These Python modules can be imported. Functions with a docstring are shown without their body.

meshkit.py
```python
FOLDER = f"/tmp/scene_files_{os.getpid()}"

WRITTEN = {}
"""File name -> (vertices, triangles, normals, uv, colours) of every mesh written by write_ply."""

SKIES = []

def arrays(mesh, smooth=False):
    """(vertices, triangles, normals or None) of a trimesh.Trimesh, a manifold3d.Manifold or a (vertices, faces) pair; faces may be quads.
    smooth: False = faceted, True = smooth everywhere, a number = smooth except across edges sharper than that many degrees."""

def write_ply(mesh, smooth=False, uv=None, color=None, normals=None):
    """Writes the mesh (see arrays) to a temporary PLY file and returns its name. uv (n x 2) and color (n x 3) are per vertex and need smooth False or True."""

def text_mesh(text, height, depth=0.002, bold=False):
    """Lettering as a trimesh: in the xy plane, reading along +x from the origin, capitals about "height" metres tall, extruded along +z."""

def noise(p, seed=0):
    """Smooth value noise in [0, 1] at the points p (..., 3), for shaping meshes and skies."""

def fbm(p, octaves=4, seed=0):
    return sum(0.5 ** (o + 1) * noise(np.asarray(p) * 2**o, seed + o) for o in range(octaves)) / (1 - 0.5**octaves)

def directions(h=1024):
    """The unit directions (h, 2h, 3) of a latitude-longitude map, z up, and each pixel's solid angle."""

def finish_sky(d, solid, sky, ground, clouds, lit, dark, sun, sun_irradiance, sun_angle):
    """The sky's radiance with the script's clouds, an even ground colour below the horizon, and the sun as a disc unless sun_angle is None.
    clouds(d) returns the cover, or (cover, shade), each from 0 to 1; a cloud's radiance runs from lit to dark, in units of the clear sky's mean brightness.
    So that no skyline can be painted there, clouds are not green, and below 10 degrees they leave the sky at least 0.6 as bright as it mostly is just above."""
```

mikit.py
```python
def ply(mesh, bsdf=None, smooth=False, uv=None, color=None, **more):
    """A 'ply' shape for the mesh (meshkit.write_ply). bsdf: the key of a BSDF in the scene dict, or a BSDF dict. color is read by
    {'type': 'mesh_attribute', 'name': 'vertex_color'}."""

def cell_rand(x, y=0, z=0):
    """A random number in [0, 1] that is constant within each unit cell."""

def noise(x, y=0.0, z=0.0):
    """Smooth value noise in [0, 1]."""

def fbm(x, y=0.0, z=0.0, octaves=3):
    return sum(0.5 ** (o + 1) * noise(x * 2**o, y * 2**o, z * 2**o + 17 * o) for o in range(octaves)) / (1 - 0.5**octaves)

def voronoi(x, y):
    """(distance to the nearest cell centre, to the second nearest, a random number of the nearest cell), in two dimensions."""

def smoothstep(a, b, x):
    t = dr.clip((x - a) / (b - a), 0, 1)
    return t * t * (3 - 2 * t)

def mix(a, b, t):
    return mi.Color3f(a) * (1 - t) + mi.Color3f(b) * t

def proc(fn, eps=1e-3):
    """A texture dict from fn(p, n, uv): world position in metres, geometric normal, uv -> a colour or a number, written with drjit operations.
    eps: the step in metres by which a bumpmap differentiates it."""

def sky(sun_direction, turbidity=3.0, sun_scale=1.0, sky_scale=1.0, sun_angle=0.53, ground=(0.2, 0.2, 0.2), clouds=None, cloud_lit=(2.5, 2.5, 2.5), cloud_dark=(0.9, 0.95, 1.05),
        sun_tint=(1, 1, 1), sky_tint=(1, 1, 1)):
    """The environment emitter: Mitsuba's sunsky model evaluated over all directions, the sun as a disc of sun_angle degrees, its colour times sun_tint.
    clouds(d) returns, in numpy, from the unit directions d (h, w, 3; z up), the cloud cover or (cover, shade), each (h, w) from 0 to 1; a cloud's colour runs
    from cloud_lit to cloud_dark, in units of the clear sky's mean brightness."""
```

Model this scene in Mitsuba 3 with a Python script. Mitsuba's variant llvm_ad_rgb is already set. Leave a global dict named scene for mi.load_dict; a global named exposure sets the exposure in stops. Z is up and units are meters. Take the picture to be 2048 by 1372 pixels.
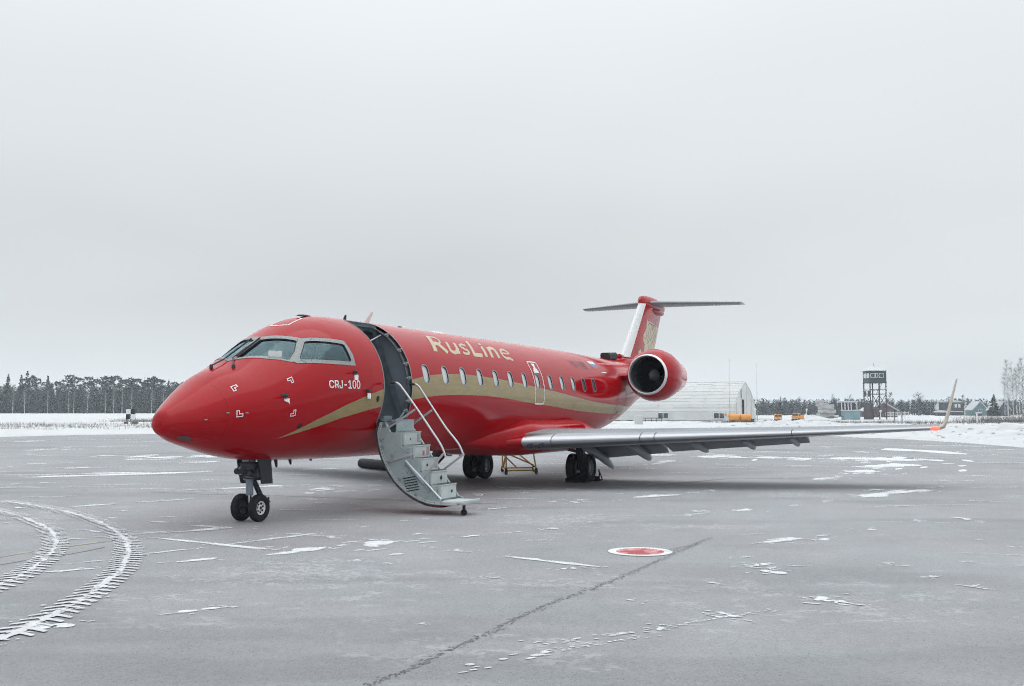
import math, random
import numpy as np, trimesh, shapely
import mitsuba as mi, drjit as dr, mikit, meshkit
from mikit import noise, fbm, voronoi, cell_rand, smoothstep, mix
from scipy.interpolate import PchipInterpolator
from scipy.ndimage import gaussian_filter1d
from shapely.geometry import Polygon, LineString, box as sbox
T = mi.ScalarTransform4f
scene, labels = {'type': 'scene'}, {}

# ---------------------------------------------------------------- camera, sky, exposure
# Aircraft axes: x runs aft from the nose tip, y to starboard, z up from the apron (metres).
EYE = np.array([-11.5795, -11.4272, 1.8583])
YAW, PITCH = 1.13112, 0.06671
FWD = np.array([math.sin(YAW) * math.cos(PITCH), math.cos(YAW) * math.cos(PITCH), math.sin(PITCH)])
scene['camera'] = {'type': 'perspective', 'fov': math.degrees(2 * math.atan(1024 / 2037.873)), 'fov_axis': 'x', 'near_clip': 0.1, 'far_clip': 9000.0,
                   'to_world': T().look_at(origin=EYE.tolist(), target=(EYE + FWD).tolist(), up=[0, 0, 1])}
exposure = 2.42

def overcast(d):
    """Closed cloud deck, a little brighter towards the zenith and just above the horizon, with soft grey streaks."""
    z = np.clip(d[..., 2], 0, 1)
    p = d / np.maximum(d[..., 2:3] + 0.18, 0.05)
    n = meshkit.fbm(np.stack([p[..., 0] * 0.55 + 3, p[..., 1] * 0.55, p[..., 2] * 0], -1), 4, seed=5)
    n2 = meshkit.fbm(np.stack([p[..., 0] * 0.22 + 9, p[..., 1] * 0.3 + 2, p[..., 2] * 0], -1), 3, seed=11)
    left = np.clip(0.5 - 1.3 * (d @ np.array([math.cos(YAW), -math.sin(YAW), 0.0])), 0, 1)
    L = 1.0 + 1.35 * z ** 1.5 + 0.24 * np.exp(-z / 0.09) - 0.11 * np.exp(-((z - 0.15) / 0.085) ** 2) * left - 0.36 * (n - 0.5) - 0.36 * (n2 - 0.5) * (1 - 0.6 * z)
    shade = (2.6 - L) / 2.05
    return np.ones_like(z), np.clip(shade, 0, 1)

scene['sky'] = mikit.sky([0.10, -0.12, 1.0], turbidity=3, sun_scale=0.10, sun_angle=60, sun_tint=(0.80, 0.95, 1.15), clouds=overcast, cloud_lit=(2.47, 2.60, 2.69), cloud_dark=(0.525, 0.55, 0.56), ground=(0.4, 0.4, 0.42))

# ---------------------------------------------------------------- helpers
H0 = np.array([math.sin(YAW), math.cos(YAW), 0]); H1 = np.array([math.cos(YAW), -math.sin(YAW), 0])
ORG = np.array([EYE[0], EYE[1], 0.0])
def site(t, s, z=0.0):
    """Airfield axes: t metres to the right, s metres ahead along the apron's taxi heading."""
    return ORG + H1 * t + H0 * s + np.array([0, 0, z])
SITE = T([[float(H1[0]), float(H0[0]), 0, float(ORG[0])], [float(H1[1]), float(H0[1]), 0, float(ORG[1])], [0, 0, 1, 0], [0, 0, 0, 1]])

def numbered(name):
    if name not in scene and name not in labels and not any(k.startswith(name + '__') for k in scene): return name
    i = 1
    while True:
        k = f'{name}_{i:03d}'
        if k not in scene and k not in labels and not any(q.startswith(k + '__') for q in scene): return k
        i += 1
def thing(name, label, cat, group=None, kind=None):
    key = numbered(name)
    labels[key] = {'label': label, 'category': cat}
    if group: labels[key]['group'] = group
    if kind: labels[key]['kind'] = kind
    return key
def put(parent, name, mesh, bsdf, smooth=False, tw=None, label=None, kind=None):
    key = parent if name is None else numbered(parent + '__' + name)
    d = mesh if isinstance(mesh, dict) else mikit.ply(mesh, bsdf, smooth=smooth)
    d = dict(d)
    if isinstance(mesh, dict) and bsdf: d['bsdf'] = {'type': 'ref', 'id': bsdf}
    if tw is not None: d['to_world'] = tw
    scene[key] = d
    if label or kind:
        labels.setdefault(key, {})
        if label: labels[key]['label'] = label
        if kind: labels[key]['kind'] = kind
    return key
def structure(name, mesh, bsdf, label=None, smooth=False, cat=None, tw=None):
    key = numbered(name)
    labels[key] = {'kind': 'structure'}
    if label: labels[key].update(label=label, category=cat or name.replace('_', ' '))
    put(key, None, mesh, bsdf, smooth, tw)
    return key
def cat(ms): return trimesh.util.concatenate([m for m in ms if m is not None])
def box(c, s, rz=0, ry=0, rx=0):
    m = trimesh.creation.box(extents=s)
    R = trimesh.transformations.euler_matrix(rx, ry, rz)
    m.apply_transform(R); m.apply_translation(c); return m
def bevbox(c, s, b=0.02, rz=0, ry=0, rx=0):
    hx, hy, hz = [v / 2 for v in s]; b = min(b, hx * .9, hy * .9, hz * .9)
    pts = [(sx * (hx - (0 if k == 0 else b)), sy * (hy - (0 if k == 1 else b)), sz * (hz - (0 if k == 2 else b))) for sx in (-1, 1) for sy in (-1, 1) for sz in (-1, 1) for k in range(3)]
    m = trimesh.convex.convex_hull(np.array(pts))
    m.apply_transform(trimesh.transformations.euler_matrix(rx, ry, rz)); m.apply_translation(c); return m
def cyl(a, b, r0, r1=None, n=12, caps=True):
    a, b = np.asarray(a, float), np.asarray(b, float); r1 = r0 if r1 is None else r1
    d = b - a; L = np.linalg.norm(d); d = d / L
    u = np.cross(d, [0, 0, 1] if abs(d[2]) < .9 else [1, 0, 0]); u /= np.linalg.norm(u); w = np.cross(d, u)
    an = np.arange(n) * 2 * np.pi / n; ring = np.cos(an)[:, None] * u + np.sin(an)[:, None] * w
    v = np.vstack([a + ring * r0, b + ring * r1]); i = np.arange(n); j = (i + 1) % n
    f = np.vstack([np.stack([i, j, j + n], 1), np.stack([i, j + n, i + n], 1)])
    if caps:
        v = np.vstack([v, a, b]); f = np.vstack([f, np.stack([j, i, i * 0 + 2 * n], 1), np.stack([i + n, j + n, i * 0 + 2 * n + 1], 1)])
    return trimesh.Trimesh(v, f, process=False)
def tube(pts, r, n=8, sub=0):
    p = np.asarray(pts, float)
    if sub:
        t = np.linspace(0, len(p) - 1, sub); k = np.arange(len(p))
        p = np.stack([PchipInterpolator(k, p[:, i])(t) for i in range(3)], 1)
    rr = np.broadcast_to(r, len(p)) if np.ndim(r) == 0 else np.interp(np.linspace(0, 1, len(p)), np.linspace(0, 1, len(r)), r)
    tg = np.gradient(p, axis=0); tg /= np.linalg.norm(tg, axis=1, keepdims=True) + 1e-12
    ref = np.array([0.31, 0.19, 0.93]); ref = ref if abs(tg.mean(0) @ ref) < .9 * np.linalg.norm(tg.mean(0)) else np.array([.9, -.4, .1])
    a = np.cross(tg, ref); a /= np.linalg.norm(a, axis=1, keepdims=True) + 1e-12; b = np.cross(tg, a)
    an = np.arange(n) * 2 * np.pi / n
    v = (p[:, None] + rr[:, None, None] * (np.cos(an)[None, :, None] * a[:, None] + np.sin(an)[None, :, None] * b[:, None])).reshape(-1, 3)
    i, j = np.meshgrid(np.arange(len(p) - 1), np.arange(n), indexing='ij'); j2 = (j + 1) % n
    q = np.stack([i * n + j, i * n + j2, (i + 1) * n + j2, (i + 1) * n + j], -1).reshape(-1, 4)
    f = [q[:, [0, 1, 2]], q[:, [0, 2, 3]]]; v = np.vstack([v, p[0], p[-1]]); N = len(v); k = np.arange(n); k2 = (k + 1) % n; m = (len(p) - 1) * n
    f += [np.stack([k2, k, k * 0 + N - 2], 1), np.stack([m + k, m + k2, k * 0 + N - 1], 1)]
    return trimesh.Trimesh(v, np.vstack(f), process=False)
def lathe(profile, axis='x', n=48, c=(0, 0, 0)):
    """profile: (along the axis, radius) pairs"""
    P = np.asarray(profile, float); an = np.arange(n) * 2 * np.pi / n
    ring = np.stack([np.cos(an), np.sin(an)], 1)
    A = np.repeat(P[:, :1], n, 1); X = P[:, 1:] * ring[None, :, 0]; Y = P[:, 1:] * ring[None, :, 1]
    v = {'x': (A, X, Y), 'y': (X, A, Y), 'z': (X, Y, A)}[axis]
    v = np.stack(v, -1).reshape(-1, 3) + np.asarray(c)
    i, j = np.meshgrid(np.arange(len(P) - 1), np.arange(n), indexing='ij'); j2 = (j + 1) % n
    q = np.stack([i * n + j, i * n + j2, (i + 1) * n + j2, (i + 1) * n + j], -1).reshape(-1, 4)
    m = trimesh.Trimesh(v, np.vstack([q[:, [0, 1, 2]], q[:, [0, 2, 3]]]), process=False)
    return m
def loft(rings, closed=True, caps=True):
    R = np.asarray(rings, float); k, n = R.shape[:2]; v = R.reshape(-1, 3)
    i, j = np.meshgrid(np.arange(k - 1), np.arange(n if closed else n - 1), indexing='ij'); j2 = (j + 1) % n
    q = np.stack([i * n + j, i * n + j2, (i + 1) * n + j2, (i + 1) * n + j], -1).reshape(-1, 4)
    f = [q[:, [0, 1, 2]], q[:, [0, 2, 3]]]
    if caps:
        for base, flip in (((0, True),) if caps == 'first' else ((0, True), ((k - 1) * n, False))):
            c = len(v); v = np.vstack([v, R[0 if base == 0 else -1].mean(0)])
            a = np.arange(n if closed else n - 1); b = (a + 1) % n
            tri = np.stack([base + a, base + b, a * 0 + c], 1); f.append(tri[:, ::-1] if flip else tri)
    return trimesh.Trimesh(v, np.vstack(f), process=False)
def prism(poly, h, axes='xy', at=0.0):
    """Extrude a shapely polygon (or point list) in a plane: axes 'xy' (up z), 'xz' (along y), 'yz' (along x)"""
    poly = Polygon(poly) if not hasattr(poly, 'geom_type') else poly
    m = cat([trimesh.creation.extrude_polygon(g, h, engine='earcut') for g in getattr(poly, 'geoms', [poly])])
    v = m.vertices.copy()
    m.vertices = {'xy': v + [0, 0, at], 'xz': np.stack([v[:, 0], v[:, 2] + at, v[:, 1]], 1), 'yz': np.stack([v[:, 2] + at, v[:, 0], v[:, 1]], 1)}[axes]
    return m
def slivers(rng, P, D, w):
    """Thin three-sided leaf or twig faces at P, pointing along D (length included), w wide."""
    P, D = np.asarray(P, float), np.asarray(D, float)
    s = np.cross(D, rng.normal(size=D.shape)); s /= np.linalg.norm(s, axis=1, keepdims=True) + 1e-9
    w = np.broadcast_to(w, len(P))[:, None]
    v = np.stack([P - s * w / 2, P + s * w / 2, P + D], 1).reshape(-1, 3)
    return trimesh.Trimesh(v, np.arange(len(v)).reshape(-1, 3), process=False)

# ---------------------------------------------------------------- materials
def rgb(c): return {'type': 'rgb', 'value': list(c)}
def mat(key, color, rough=0.5, metal=0.0, spec=0.5, coat=0.0, coat_gloss=0.9, bump=None, bump_scale=1.0):
    b = {'type': 'principled', 'base_color': color if isinstance(color, dict) else rgb(color), 'roughness': rough, 'metallic': metal, 'specular': spec}
    if coat: b['clearcoat'] = coat; b['clearcoat_gloss'] = coat_gloss
    if bump: b = {'type': 'bumpmap', 'arbitrary': bump, 'scale': bump_scale, 'bsdf': b}
    scene[key] = {'type': 'twosided', 'bsdf': b}
def poly_fn(xs, ys):
    """piecewise linear function of a drjit float"""
    def f(x):
        r = mi.Float(ys[0])
        for a, b, c, d in zip(xs[:-1], xs[1:], ys[:-1], ys[1:]): r = dr.select(x > a, c + (d - c) * dr.minimum((x - a) / (b - a), 1), r)
        return r
    return f
SUX = [1.93, 2.3, 2.84, 3.44, 4.06, 4.7, 5.38, 5.91, 6.71, 7.56, 8.75, 10.05, 11.5, 13.14, 15.0, 17.2, 18.5, 21, 24]
SUZ = [1.408, 1.575, 1.80, 2.016, 2.193, 2.34, 2.467, 2.553, 2.617, 2.64, 2.607, 2.539, 2.43, 2.305, 2.145, 2.035, 2.0, 2.02, 2.3]
SLX = [1.93, 2.365, 2.825, 3.53, 4.14, 4.75, 5.4, 6.14, 6.93, 8.07, 9.34, 10.78, 12.38, 14.2, 16.3, 18.5, 21, 24]
SLZ = [1.408, 1.508, 1.63, 1.798, 1.908, 2.0, 2.076, 2.155, 2.191, 2.202, 2.162, 2.07, 1.979, 1.868, 1.793, 1.77, 1.85, 2.2]
fine = np.linspace(1.93, 24, 34)
_zu = poly_fn(fine.tolist(), PchipInterpolator(SUX, SUZ)(fine).tolist()); _zl = poly_fn(fine.tolist(), PchipInterpolator(SLX, SLZ)(fine).tolist())
RED, GOLD = (0.36, 0.001, 0.006), (0.31, 0.24, 0.12)
def livery(p, n, uv):
    x, z = p.x, p.z
    inside = (x > 1.93) & (z < _zu(x)) & (z > _zl(x))
    dirt = fbm(x * 1.3, p.y * 3 + z * 5, 0.0, 3)
    grime = smoothstep(0.55, 0.8, dirt) * 0.10
    c = dr.select(inside, mi.Color3f(*GOLD) * (0.92 + 0.16 * noise(x * 6, z * 40)), mi.Color3f(*RED) * (0.96 + 0.08 * dirt))
    seam = dr.minimum(dr.abs(x - 0.93), dr.minimum(dr.abs(x - 3.98), dr.minimum(dr.abs(x - 8.6), dr.minimum(dr.abs(x - 13.0), dr.abs(x - 17.35)))))
    c = c * dr.select(seam < 0.005, 0.7, 1.0)
    lap = dr.minimum(dr.abs(z - 2.93), dr.minimum(dr.abs(z - 1.62), dr.minimum(dr.abs(x - 6.52), dr.minimum(dr.abs(x - 10.87), dr.abs(x - 15.25)))))
    c = c * dr.select((lap < 0.004) & (x > 4.0), 0.80, 1.0)
    return mix(c, (0.10, 0.06, 0.05), grime)
mat('livery_paint', mikit.proc(livery), 0.09, 0, 0.28, 0, 0.93, bump=mikit.proc(lambda p, n, uv: noise(p.x * 1.6, p.y * 2.2, p.z * 2.2) * 0.0035 + noise(p.x * 4.5, p.y * 5, p.z * 5) * 0.0006, 0.01))
mat('red_paint', mikit.proc(lambda p, n, uv: mi.Color3f(*RED) * (0.92 + 0.16 * fbm(p.x * 2, p.y * 3, p.z * 3, 3))), 0.10, 0, 0.28)
mat('white_paint', (0.70, 0.71, 0.71), 0.35)
mat('gold_paint', (0.47, 0.385, 0.26), 0.3)
mat('gold_line', (0.20, 0.14, 0.06), 0.5)
mat('grey_wing', mikit.proc(lambda p, n, uv: mi.Color3f(0.20, 0.22, 0.245) * (0.88 + 0.24 * fbm(p.x * 3, p.y * 1.2, p.z * 3, 3))), 0.35, 0, 0.5, 0.3)
mat('bare_metal', mikit.proc(lambda p, n, uv: mi.Color3f(0.42, 0.43, 0.45) * (0.93 + 0.1 * noise(p.x * 2, p.y * 3.0, p.z * 14))), 0.2, 0.9)
mat('lip_metal', (0.80, 0.80, 0.82), 0.32, 0.8)
mat('grey_metal', mikit.proc(lambda p, n, uv: mi.Color3f(0.34, 0.345, 0.35) * (0.8 + 0.4 * fbm(p.x * 14, p.y * 14, p.z * 14, 3))), 0.5, 0.3)
mat('flap_grey', mikit.proc(lambda p, n, uv: mi.Color3f(0.10, 0.12, 0.15) * (0.85 + 0.3 * fbm(p.x * 3, p.y * 3, p.z * 3, 3))), 0.45)
mat('fairing_grey', (0.17, 0.20, 0.23), 0.4)
mat('gear_grey', (0.20, 0.24, 0.28), 0.4, 0.2)
mat('gear_dark', mikit.proc(lambda p, n, uv: mi.Color3f(0.022, 0.026, 0.034) * (0.7 + 0.7 * fbm(p.x * 25, p.y * 25, p.z * 25, 2))), 0.5)
mat('chrome', (0.8, 0.82, 0.84), 0.15, 1.0)
mat('rubber', mikit.proc(lambda p, n, uv: mi.Color3f(0.016, 0.017, 0.022) * (0.8 + 0.6 * fbm(p.x * 20, p.y * 20, p.z * 20, 2))), 0.75, 0, 0.3)
mat('black', (0.010, 0.011, 0.016), 0.6)
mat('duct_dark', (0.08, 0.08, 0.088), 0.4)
mat('seal', (0.02, 0.022, 0.028), 0.5)
mat('bezel', mikit.proc(lambda p, n, uv: mi.Color3f(0.28, 0.29, 0.29) * (0.88 + 0.2 * fbm(p.x * 18, p.y * 18, p.z * 18, 3))), 0.5, 0.2)
mat('interior', mikit.proc(lambda p, n, uv: mi.Color3f(0.20, 0.23, 0.27) * (0.9 + 0.2 * fbm(p.x * 3, p.y * 3, p.z * 2, 3))), 0.6)
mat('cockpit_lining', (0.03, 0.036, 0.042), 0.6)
mat('jamb', mikit.proc(lambda p, n, uv: mi.Color3f(0.13, 0.165, 0.19) * (0.6 + 0.8 * fbm(p.x * 9, p.y * 9, p.z * 9, 3))), 0.45, 0.2)
mat('shade', mikit.proc(lambda p, n, uv: mi.Color3f(0.56, 0.59, 0.61) * (0.85 + 0.22 * noise(p.x * 1.27))), 0.10, 0, 0.6)  # pale cabin panes, the sky's reflection put into their colour
mat('shade_dark', (0.10, 0.10, 0.13), 0.08, 0, 0.6)  # rear cabin panes, a dark reflection painted into their colour
mat('stair_grey', mikit.proc(lambda p, n, uv: mix((0.30, 0.36, 0.37), (0.12, 0.14, 0.14), smoothstep(0.66, 0.74, noise(p.x * 38, p.y * 38, p.z * 38)) * smoothstep(0.45, 0.7, noise(p.x * 5, p.y * 5, p.z * 5)) * 0.8) * (0.88 + 0.24 * fbm(p.x * 8, p.y * 8, p.z * 8, 3))), 0.5)
mat('step_grey', mikit.proc(lambda p, n, uv: mi.Color3f(0.44, 0.48, 0.48) * (0.86 + 0.28 * fbm(p.x * 12, p.y * 12, p.z * 12, 3))), 0.5)
mat('rail_metal', (0.55, 0.56, 0.58), 0.35, 0.6)
mat('paper', (0.82, 0.84, 0.82), 0.7)
mat('yellow_frame', (0.34, 0.20, 0.035), 0.45)
mat('placard_red', (0.45, 0.10, 0.10), 0.5)
mat('pale_pink', (0.62, 0.55, 0.55), 0.4)
mat('flag_blue', (0.10, 0.22, 0.42), 0.4)
mat('reg_text', (0.20, 0.10, 0.11), 0.4)
scene['window_glass'] = {'type': 'thindielectric', 'int_ior': 1.6, 'specular_transmittance': rgb((0.50, 0.74, 0.80)), 'specular_reflectance': rgb((0.50, 0.72, 0.78))}
mat('orange', mikit.proc(lambda p, n, uv: mi.Color3f(0.68, 0.27, 0.030) * (0.8 + 0.35 * fbm(p.x * 2, p.y * 2, p.z * 2, 3))), 0.45)
def asphalt(p, n, uv):
    x, y = p.x, p.y
    g1 = noise(x * 95, y * 95); g2 = noise(x * 38 + 7, y * 38); g3 = noise(x * 11, y * 11 + 3)
    big = fbm(x * 0.35, y * 0.5, 0.0, 4); mid = fbm(x * 1.7 + 5, y * 1.7, 0.0, 3)
    v = 0.72 + 0.24 * g1 + 0.12 * g2 + 0.04 * g3
    v = v * (0.80 + 0.26 * big + 0.16 * mid)
    hole = smoothstep(0.80, 0.90, noise(x * 105 + 31, y * 105 + 17))
    v = v * (1 - 0.35 * hole)
    tint = mix((0.272, 0.272, 0.284), (0.262, 0.273, 0.284), smoothstep(0.35, 0.65, fbm(x * 0.8 + 40, y * 0.8, 0.0, 2)))
    c = tint * v
    # rime: ragged snow dust lying in the hollows of the surface, drawn out along the wind
    wx, wy = x * 0.905 + y * 0.425, x * 0.425 - y * 0.905
    dust = fbm(wx * 0.7 + 13, wy * 0.35, 0.0, 4) * 0.7 + 0.3 * noise(wx * 7, wy * 5)
    c = mix(c, (0.62, 0.64, 0.67), smoothstep(0.58, 0.74, dust) * smoothstep(0.35, 0.65, noise(x * 23, y * 23)) * 0.20)
    # dark drips and worn wheel lanes
    stain = fbm(wx * 0.9 + 71, wy * 0.22 + 4, 0.0, 3)
    return c * (1 - 0.13 * smoothstep(0.58, 0.72, stain))
mat('asphalt', mikit.proc(asphalt), 0.62, 0, 0.45, bump=mikit.proc(lambda p, n, uv: noise(p.x * 70, p.y * 70) * 0.0016 + noise(p.x * 25, p.y * 25) * 0.002, 0.004))
mat('snow', mikit.proc(lambda p, n, uv: mix((0.485, 0.495, 0.505), (0.36, 0.345, 0.335), smoothstep(0.60, 0.82, fbm(p.x * 0.5, p.y * 0.5, p.z * 0.5, 4)) * 0.35) * (0.94 + 0.12 * noise(p.x * 5, p.y * 5, p.z * 5))), 0.8, 0, 0.2, bump=mikit.proc(lambda p, n, uv: fbm(p.x * 1.5, p.y * 1.5, p.z * 1.5, 3) * 0.08, 0.02))
mat('packed_snow', mikit.proc(lambda p, n, uv: mi.Color3f(0.55, 0.565, 0.585) * (0.84 + 0.28 * noise(p.x * 22, p.y * 22))), 0.8, 0, 0.2)
mat('track_snow', mikit.proc(lambda p, n, uv: mi.Color3f(0.52, 0.53, 0.55) * (0.80 + 0.36 * fbm(p.x * 16, p.y * 16, 0.0, 3))), 0.8, 0, 0.2)
mat('dirty_snow', mikit.proc(lambda p, n, uv: mix((0.48, 0.48, 0.485), (0.28, 0.26, 0.25), smoothstep(0.42, 0.72, fbm(p.x * 1.1, p.y * 1.1, p.z * 1.5, 4)) * 0.75)), 0.8, 0, 0.2, bump=mikit.proc(lambda p, n, uv: fbm(p.x * 2.5, p.y * 2.5, p.z * 2.5, 3) * 0.12, 0.02))
mat('crack_shade', (0.115, 0.115, 0.12), 0.7)  # flat dark colour standing in for the shade inside the cracks
mat('yellow_line', mikit.proc(lambda p, n, uv: mix((0.33, 0.30, 0.23), (0.24, 0.24, 0.25), smoothstep(0.45, 0.6, noise(p.x * 14, p.y * 14)))), 0.6)
mat('mark_white', mikit.proc(lambda p, n, uv: mix((0.60, 0.60, 0.60), (0.40, 0.39, 0.40), smoothstep(0.62, 0.80, fbm(p.x * 9, p.y * 9, 0.0, 3)))), 0.6)
mat('mark_red', mikit.proc(lambda p, n, uv: mix(mix((0.46, 0.15, 0.155), (0.47, 0.30, 0.30), smoothstep(0.50, 0.75, fbm(p.x * 9, p.y * 9, 0.0, 3))), (0.30, 0.035, 0.045), smoothstep(0.54, 0.64, noise(p.x * 5 + 2, p.y * 7)) * 0.85)), 0.6)
mat('pine_leaf', mikit.proc(lambda p, n, uv: mi.Color3f(0.016, 0.030, 0.022) * (0.6 + 0.9 * noise(p.x * .9, p.y * .9, p.z * .9))), 0.8, 0, 0.2)
mat('dark_bark', (0.07, 0.065, 0.065), 0.9)
mat('birch_bark', mikit.proc(lambda p, n, uv: mix((0.56, 0.55, 0.53), (0.07, 0.07, 0.07), smoothstep(0.62, 0.70, noise(p.x * 1.5, p.y * 1.5, p.z * 2.2)))), 0.8)
mat('twig', (0.20, 0.19, 0.185), 0.9)
mat('bare_wood', mikit.proc(lambda p, n, uv: mi.Color3f(0.036, 0.036, 0.036) * (0.55 + 1.0 * noise(p.x * .25, p.y * .25, p.z * .2))), 0.9)
mat('scrub', mikit.proc(lambda p, n, uv: mi.Color3f(0.125, 0.10, 0.085) * (0.6 + 0.9 * noise(p.x * .8, p.y * .8, p.z * 2))), 0.9)
mat('sheet_metal', mikit.proc(lambda p, n, uv: mi.Color3f(0.55, 0.555, 0.545) * (0.88 + 0.2 * fbm(p.x * .35, p.y * .35, p.z * .6, 4))), 0.5)
mat('gable_metal', mikit.proc(lambda p, n, uv: mi.Color3f(0.56, 0.56, 0.55) * (0.84 + 0.28 * fbm(p.x * .5, p.y * .5, p.z * .3, 4))), 0.55)
mat('tower_green', (0.014, 0.040, 0.046), 0.5)
mat('rust_brown', mikit.proc(lambda p, n, uv: mi.Color3f(0.045, 0.032, 0.038) * (0.7 + 0.7 * fbm(p.x, p.y, p.z * .6, 3))), 0.7)
mat('roof_sheet', (0.50, 0.53, 0.55), 0.5)
mat('pale_frame', (0.70, 0.72, 0.72), 0.6)
mat('dark_glass', (0.03, 0.04, 0.055), 0.08)
mat('shed_blue', mikit.proc(lambda p, n, uv: mi.Color3f(0.20, 0.31, 0.34) * (0.85 + 0.3 * fbm(p.x * .8, p.y * .8, p.z * .5, 3))), 0.6)
mat('house_green', (0.10, 0.18, 0.19), 0.7)
mat('house_brown', (0.10, 0.06, 0.065), 0.7)
mat('house_dark', (0.045, 0.042, 0.055), 0.7)
mat('tan', (0.46, 0.40, 0.34), 0.45)
mat('mast_red', (0.42, 0.13, 0.10), 0.6)
scene['nav_red'] = {'type': 'twosided', 'bsdf': {'type': 'principled', 'base_color': rgb((0.7, 0.05, 0.03)), 'roughness': 0.3}}
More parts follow.
